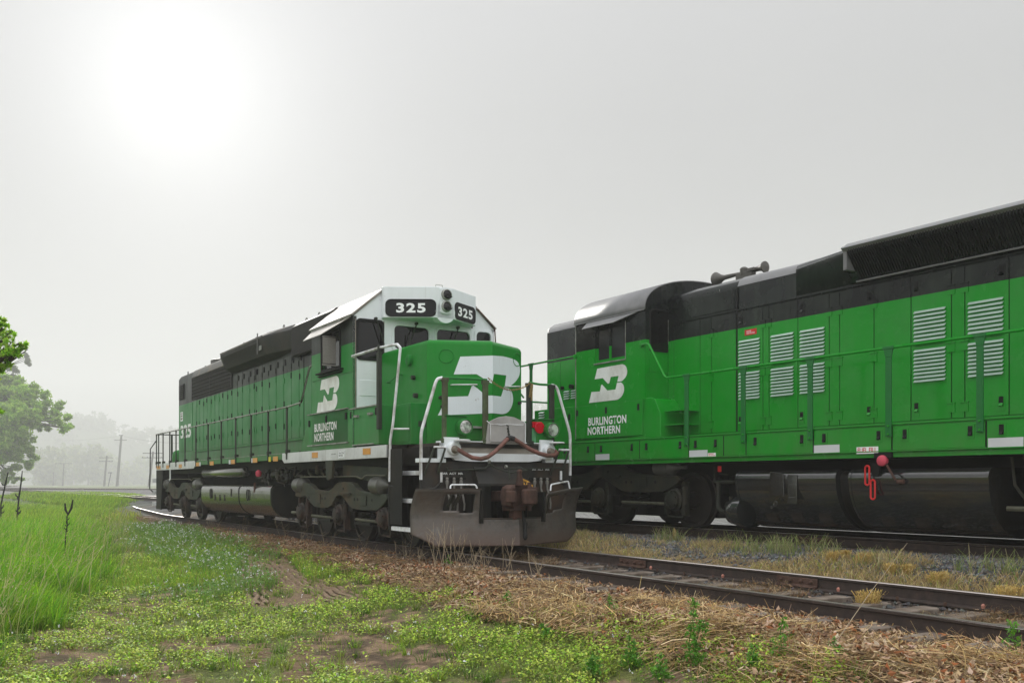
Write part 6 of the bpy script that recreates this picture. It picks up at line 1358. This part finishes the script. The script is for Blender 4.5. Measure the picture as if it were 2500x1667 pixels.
# hill and its woods
prof = ([-900,-200,170,224,274,303,328,365,424,600,1000,1320,1600,2700,3400],[1000,1000,1001,1000,1017,1032,1042,1036,1040,1060,1040,975,960,950,950])
def crest(pxx, Yd): return 1.145+(1179-np.interp(pxx, *prof))/2300*Yd
hx = np.linspace(-1290, 1290, 160); hy_ = np.array([760,785,810,835,860,900,940,985])*BS; HX, HY = np.meshgrid(hx, hy_)
pxx = 1250+2300*HX/HY; hh_ = np.clip((crest(pxx, 850*BS)-22), 1, 300)*ss(765*BS, 850*BS, HY)*(.95+.1*fbm(HX, HY, .03, 3, 7))-.9*(1-ss(765*BS,810*BS,HY))-.3
V = np.c_[HX.ravel(), HY.ravel(), hh_.ravel()]; ix = np.arange(HX.size).reshape(HX.shape)
F = np.stack([ix[:-1,:-1],ix[:-1,1:],ix[1:,1:],ix[1:,:-1]],-1).reshape(-1,4)
tag(mass('hill', V, F, np.full((len(V),3), (.06,.08,.035)), MG, True), kind='structure')
bl = []; r = np.random.default_rng(77)
for k in range(330):
    yy = (795+r.random()*90)*BS; p_ = -700+r.random()*3700; xx = (p_-1250)/2300*yy; rad = r.uniform(9, 18)
    topz = crest(p_, 850*BS)*(yy/BS-760)/88 if yy < 848*BS else crest(p_, 850*BS)
    bl.append((xx, yy, max(2, topz-rad*.9+r.uniform(-3,1.5)), rad))
V, F, K = crown(bl, 60000, 4.2, [(.07,.10,.035),(.09,.12,.04),(.055,.085,.03)], 1.3, seed=5, sub=10)
tag(mass('distant_woods', V, F, K, MV), kind='stuff')
# poles
def pole(label, base_px, top_px, Yd, arms, r=.15, low=None):
    b0, t0 = px(*base_px, Yd), px(*top_px, Yd); b0[2] = -.9 if low is None else low
    p = empty('utility_pole', tuple(b0)); tag(p, label, 'utility pole', 'utility poles')
    d = t0-b0; MB().tube([(0,0,0), tuple(d)], [r*1.6, r*1.1], 10).build('mast', M['pole'], p, smooth=True)
    for (z, hw, ins) in arms:
        zz_ = px(top_px[0], z, Yd)[2]-b0[2]; cx_ = d[0]*zz_/d[2]; h_ = hw*Yd*BS/2300
        a_ = MB().box(cx_-h_, cx_+h_, -r-.2, -r, zz_-.15, zz_+.15)
        a_.build('crossarm', M['pole'], p)
        g = MB()
        for q in np.linspace(-.92, .92, ins): g.lathe((cx_+h_*q, -r-.06, zz_+(.07 if ins > 4 else -.25)), 'z', [(0,.08),(.2,.14),(.36,.1),(.4,.02)], 8)
        if ins: g.build('insulator', M['pole'], p)
    return p, t0
pole('tall wooden utility pole with braced crossarm, in the fog left of locomotive 325', (285.5,1190), (296.5,1062), 330, ((1074,15,2),(1062,5,3)), .42)
pole('short telegraph pole with two crossarms, just left of the tall pole', (254,1188), (261,1112), 330, ((1117,17,4),(1126,17,5)), .33)
pole('foggy telegraph pole with a single wide crossarm, leftmost clear one', (153,1182), (156,1130), 380, ((1131,20,4),), .28)
pole('very faint thin pole at the far end of the row', (130,1180), (131,1152), 430, ((1154,3,0),), .26)
pole('telegraph pole with two long crossarms directly behind the rear of locomotive 325', (363,1193), (374,1102), 270, ((1106,24,4),(1117,25,5)), .32)
b0 = px(264, 1190, 300); sg_ = empty('signal_post', tuple([b0[0], b0[1], -.4])); tag(sg_, 'short leaning post with a flat arm between two utility poles', 'signal post')
h_ = px(271,1158,300)-b0; MB().tube([(0,0,0),(h_[0],0,h_[2]+.4)], .2, 8).build('mast', M['black'], sg_); MB().box(h_[0]-1.2,h_[0]+.3,-.2,.2,h_[2]+.2,h_[2]+.6).build('arm', M['black'], sg_)
def wire(p0, p1, sag, label):
    p0, p1 = Vector(p0), Vector(p1); pts = []
    for k in range(13): t = k/12; p = p0.lerp(p1, t); p.z -= sag*4*t*(1-t); pts.append(p)
    tag(MB().tube(pts, .07, 5).build('overhead_wire', M['wire']), label, 'wire', 'overhead wires')
wire(px(296.5,1063,330), px(100,1072,480), 1.5, 'thin overhead wire running left from the top of the tall pole')
wire(px(296.5,1063,330), px(520,1080,240), 1.5, 'thin overhead wire running right from the top of the tall pole behind locomotive 325')
# dead stalks standing in the left grass
def stalk(label, pts, Yd, r, knobs, fork=False):
    P_ = [px(x, y, Yd) for x, y in pts]; b0 = P_[0]; b0g = np.array([b0[0], b0[1], float(zg(b0[0], b0[1]))])
    o = empty('dead_stalk', tuple(b0g)); tag(o, label, 'dead stalk', 'dead stalks in the grass'); rr_ = random.Random(len(label))
    Q = [np.zeros(3)]+[p-b0g for p in P_]; mb = MB().tube(Q, [r*1.1]+[r]*(len(Q)-2)+[r*.6], 7)
    for k in range(knobs):
        i = rr_.random()*(len(Q)-2); j = int(i); p = Q[j]*(1-(i-j))+Q[j+1]*(i-j); d = np.array([rr_.uniform(-1,1),rr_.uniform(-1,1),rr_.uniform(0,1)])
        mb.tube([p, p+d*r*3, p+d*r*4.5+np.array([0,0,r*2])], [r*.8, r*.9, r*.3], 5)
    mb.build('stem', M['black1'], o, smooth=True)
    if fork:
        e_ = Q[-1]; MB().tube([e_-[0,0,.05], e_+np.array([-.05,0,.04]), e_+np.array([-.06,0,.16])], [.012,.020,.012], 6).tube([e_-[0,0,.03], e_+np.array([.05,0,.07]), e_+np.array([.08,0,.22])], [.012,.020,.010], 6).build('seed_head', M['black1'], o, smooth=True)
stalk('dark twisted dead stalk with a forked tip standing in the left grass', [(158,1344),(161,1300),(164,1282),(163,1260),(167,1250)], 16.5, .010, 16, True)
stalk('straight dark dead stalk with a smooth top, right one of the far pair', [(42,1255),(46,1215),(51,1180),(54.5,1149)], 32, .026, 8)
stalk('leaning dark dead stalk with a smooth top, at the far left edge', [(2,1232),(9,1200),(14,1178),(19.6,1152)], 32, .026, 8)
# leafy weeds in front
def weed(label, t, v, h, seed, dens=1., cat_='weed', lean=(0,0)):
    r = random.Random(seed); g = w1(t, v); zz_ = float(zg(g[0], g[1])); o = empty('leafy_weed', (g[0], g[1], zz_)); tag(o, label, cat_, 'leafy green weeds')
    st = MB(); Lp, Ls = [], []
    for s_ in range(max(1, int(3*dens))):
        hh_ = h*(1 if s_ == 0 else r.uniform(.4,.75)); dx, dy = (lean if s_ == 0 else (r.uniform(-.3,.3), r.uniform(-.3,.3)))
        pts = [Vector((dx*q*hh_+.015*math.sin(q*6+s_), dy*q*hh_, hh_*q)) for q in np.linspace(0,1,8)]
        st.tube(pts, [.006*(1-.6*k/8) for k in range(8)], 5)
        n = int(hh_*85)
        for k in range(n):
            q = r.uniform(.12,1); p = pts[0].lerp(pts[-1], q); a = k*2.4; rad = .075*(1.15-q)*r.uniform(.5,1.3)+.012
            for c_ in range(6): Lp.append((p.x+math.cos(a)*rad*r.uniform(.4,1.2)+r.uniform(-.012,.012), p.y+math.sin(a)*rad*r.uniform(.4,1.2)+r.uniform(-.012,.012), p.z+r.uniform(-.015,.03))); Ls.append(r.uniform(.012,.024))
    st.build('stem', M['stem'], o); Lp = np.array(Lp); V, F, K = leaves(Lp, np.array(Ls), pick([(.10,.30,.02),(.15,.36,.03),(.08,.24,.02)], len(Lp)), .6, 1.7, .15); mass('foliage', V, F, K, MV, parent=o)
M['stem'] = plain('green_stem', (.09,.16,.03), .6)
def tv(x, y, z=-.3):
    Yd = (1.145-z)*2300/(y-1179); a = (x-1250)/2300*Yd; v, t = T1(a, Yd); return float(t), float(v)
for k, (x_, y_, h_, dn_, lb, ln) in enumerate(((1690,1640,.52,1.2,'tallest leafy green weed, single upright stem in front of the near rail',(.05,0)),(1540,1625,.26,1.5,'bushy low green weed in front of the tall weed, to its left',(0,0)),(1450,1640,.20,1.4,'dense bright green weed clump at the bottom, left of the bushy one',(0,0)),(1610,1655,.22,1.6,'low green weed at the very bottom edge below the tallest weed',(.1,0)),(1900,1655,.34,.7,'slender green weed rising from the dry straw right of the tallest weed',(.12,0)),(1835,1660,.18,1.,'small green weed at the bottom edge amid straw',(.1,0)),(2040,1662,.15,.8,'little green sprig in dry straw at the bottom edge',(0,0)),(2480,1650,.30,.6,'green weed in the lower right corner of the straw',(-.1,0)),(1095,1400,.20,.7,'small green grass-like weed near the left of the plow front',(0,0)),(1330,1560,.16,1.,'short green weed left of centre in the foreground cover',(0,0)),(1240,1500,.2,.6,'thin green weed below the plow among dead leaves',(0,0)),(1490,1530,.2,.7,'thin green weed beside the weathered tie end',(0,0)))):
    t_, v_ = tv(x_, y_); weed(lb, t_, v_, h_, 200+k, dn_, 'weed', ln)
# bare branching dead weeds standing by the plow and truck
def dead(label, t, v, h, seed):
    r = random.Random(seed); g = w1(t, v); zz_ = float(zg(g[0], g[1])); o = empty('dead_weed', (g[0], g[1], zz_)); tag(o, label, 'dead weed', 'bare dead weeds beside the plow')
    mb = MB()
    for s_ in range(r.randint(3,6)):
        b0 = Vector((r.uniform(-.12,.12), r.uniform(-.12,.12), 0)); tip = b0+Vector((r.uniform(-.25,.25), r.uniform(-.25,.25), h*r.uniform(.6,1.05)))
        md = b0.lerp(tip,.5)+Vector((r.uniform(-.03,.03), r.uniform(-.03,.03), 0)); mb.tube([b0, md, tip], [.0045,.0035,.0015], 4)
        for q in range(r.randint(1,4)):
            s0 = b0.lerp(tip, r.uniform(.25,.8)); mb.tube([s0, s0+Vector((r.uniform(-.14,.14), r.uniform(-.14,.14), h*r.uniform(.12,.3)))], [.003,.0012], 4)
    mb.build('stem', M['deadst'], o)
M['deadst'] = plain('dead_stem', (.34,.27,.18), .8, 0, .3, 20)
dl = ['under the left wing tip of the plow','in front of the left plow wing, tallest of that cluster','in front of the left plow wing, reddish stem','below the left opening of the plow','before the middle of the plow','before the plow below the coupler','by the near rail just right of the coupler hose','beside the near rail right of the plow','at the lowest step of locomotive 325','beside the leading wheel of locomotive 325','by the middle wheel of the front truck','behind the middle wheel of the front truck','by the rear wheel of the front truck','in front of the fuel tank end of locomotive 325','before the middle of the fuel tank of locomotive 325']
for k, (x_, y_, h_) in enumerate(((1035,1385,.42),(1075,1400,.75),(1110,1400,.8),(1150,1405,.5),(1190,1405,.5),(1235,1412,.62),(1300,1420,.45),(1180,1395,.55),(985,1375,.55),(925,1350,.5),(880,1335,.5),(835,1325,.5),(795,1318,.6),(700,1300,.5),(640,1290,.45))):
    t_, v_ = tv(x_, y_, -.22); dead('bare branching dead weed '+dl[k], t_, min(v_, -1.0), h_, 300+k)
# golden dried tufts in and beside the track
def tuft(label, t, v, r_, h, n, seed):
    g = w1(t, v); q = np.random.default_rng(seed); a = q.uniform(0,6.28,n); d = r_*q.random(n)**.6; P_ = np.c_[g[0]+np.cos(a)*d, g[1]+np.sin(a)*d, np.full(n, 0.)]; P_[:,2] = zg(P_[:,0], P_[:,1])-.01
    V, F, K = blades(P_, h*q.uniform(.5,1.1,n), np.full(n,.007), q.uniform(.05,.5,n), a, pick([(.52,.36,.10),(.60,.44,.15),(.42,.28,.09)], n), 3, .8, 1, .7)
    V2, F2, K2 = leaves(np.repeat(P_, 3, 0)+np.c_[q.normal(0,.02,3*n), q.normal(0,.02,3*n), np.repeat(h*q.uniform(.3,.95,n),3)], np.full(3*n,.013), pick([(.60,.44,.15),(.50,.36,.12)],3*n), 1., 2)
    V, F, K = cat([(V,F,K),(V2,F2,K2)]); tag(mass('dry_tuft', V, F, K, MS), label, 'dry grass tuft', 'golden dried tufts')
for k, (x_, y_, z_, rr_, h_, lb) in enumerate(((2120,1475,-.17,.13,.20,'widest golden dried tuft, between the rails of the rusty siding'),(2030,1415,-.14,.07,.17,'golden dried tuft leaning on the far siding rail, left one'),(2065,1412,-.14,.05,.15,'golden dried tuft on the far siding rail, second from the left'),(2095,1455,-.17,.07,.12,'small golden tuft on dark gravel left of the widest tuft'),(2175,1438,-.14,.05,.15,'slim golden tuft against the far siding rail, above the widest tuft'),(2215,1440,-.14,.06,.13,'drooping golden tuft against the far siding rail, right of the widest tuft'),(2290,1425,.0,.10,.15,'golden tuft behind the far siding rail, right of centre'),(2110,1395,.0,.09,.16,'golden tuft behind the far siding rail, left of centre'),(2460,1450,.0,.12,.15,'golden tuft behind the far siding rail at the right frame edge'))):
    t_, v_ = tv(x_, y_, z_); tuft(lb, t_, v_, rr_, h_, int(60+900*rr_), 400+k)
# weathered tie end and slanting bare stem
t_, v_ = tv(1475,1452,-.2); g = w1(t_, v_); bk = MB().box(-.20,.16,-.11,.11,-.12,.05).build('wood_block', M['tie'], None, bevel=.01); bk.location = (g[0],g[1],float(zg(g[0],g[1]))+.03); bk.rotation_euler = (.05,.02,.5)
tag(bk, 'weathered square wood block lying among dead leaves in front of the near rail', 'wood block')
A_ = w1(*tv(1990,1640,-.2), -.2); B_ = px(2215,1325,9.2)
tag(MB().tube([A_, (A_+B_)/2+[0,0,.02], B_], [.004,.003,.0015], 5).build('long_straw', M['deadst']), 'single long slanting straw crossing both siding rails', 'straw')
st_ = empty('survey_stake', tuple(w2(12.0,-1.75,0)*np.array([1,1,0])+np.array([0,0,.12]))); tag(st_, 'small pointed wooden stake beside the louvred locomotive track', 'stake')
MB().box(-.03,.03,-.012,.012,0,.2).prism([(-.03,.2),(.03,.2),(0,.27)], 'y', -.012, .012).build('post', M['chain'], st_)
# ---------------------------------------------------------------- fog
hz = MB().box(-1340, 1340, -70, 1345, -5, 150).build('haze', None); tag(hz, kind='stuff'); hm = bpy.data.materials.new('haze'); hm.use_nodes = True; ht = hm.node_tree; ht.nodes.clear()
ho = ht.nodes.new("ShaderNodeOutputMaterial"); hv = ht.nodes.new("ShaderNodeVolumePrincipled"); hv.inputs['Color'].default_value = (.95,.955,.96,1); hv.inputs['Density'].default_value = .0012; hv.inputs['Anisotropy'].default_value = .2
ht.links.new(hv.outputs[0], ho.inputs['Volume']); hz.data.materials.append(hm)
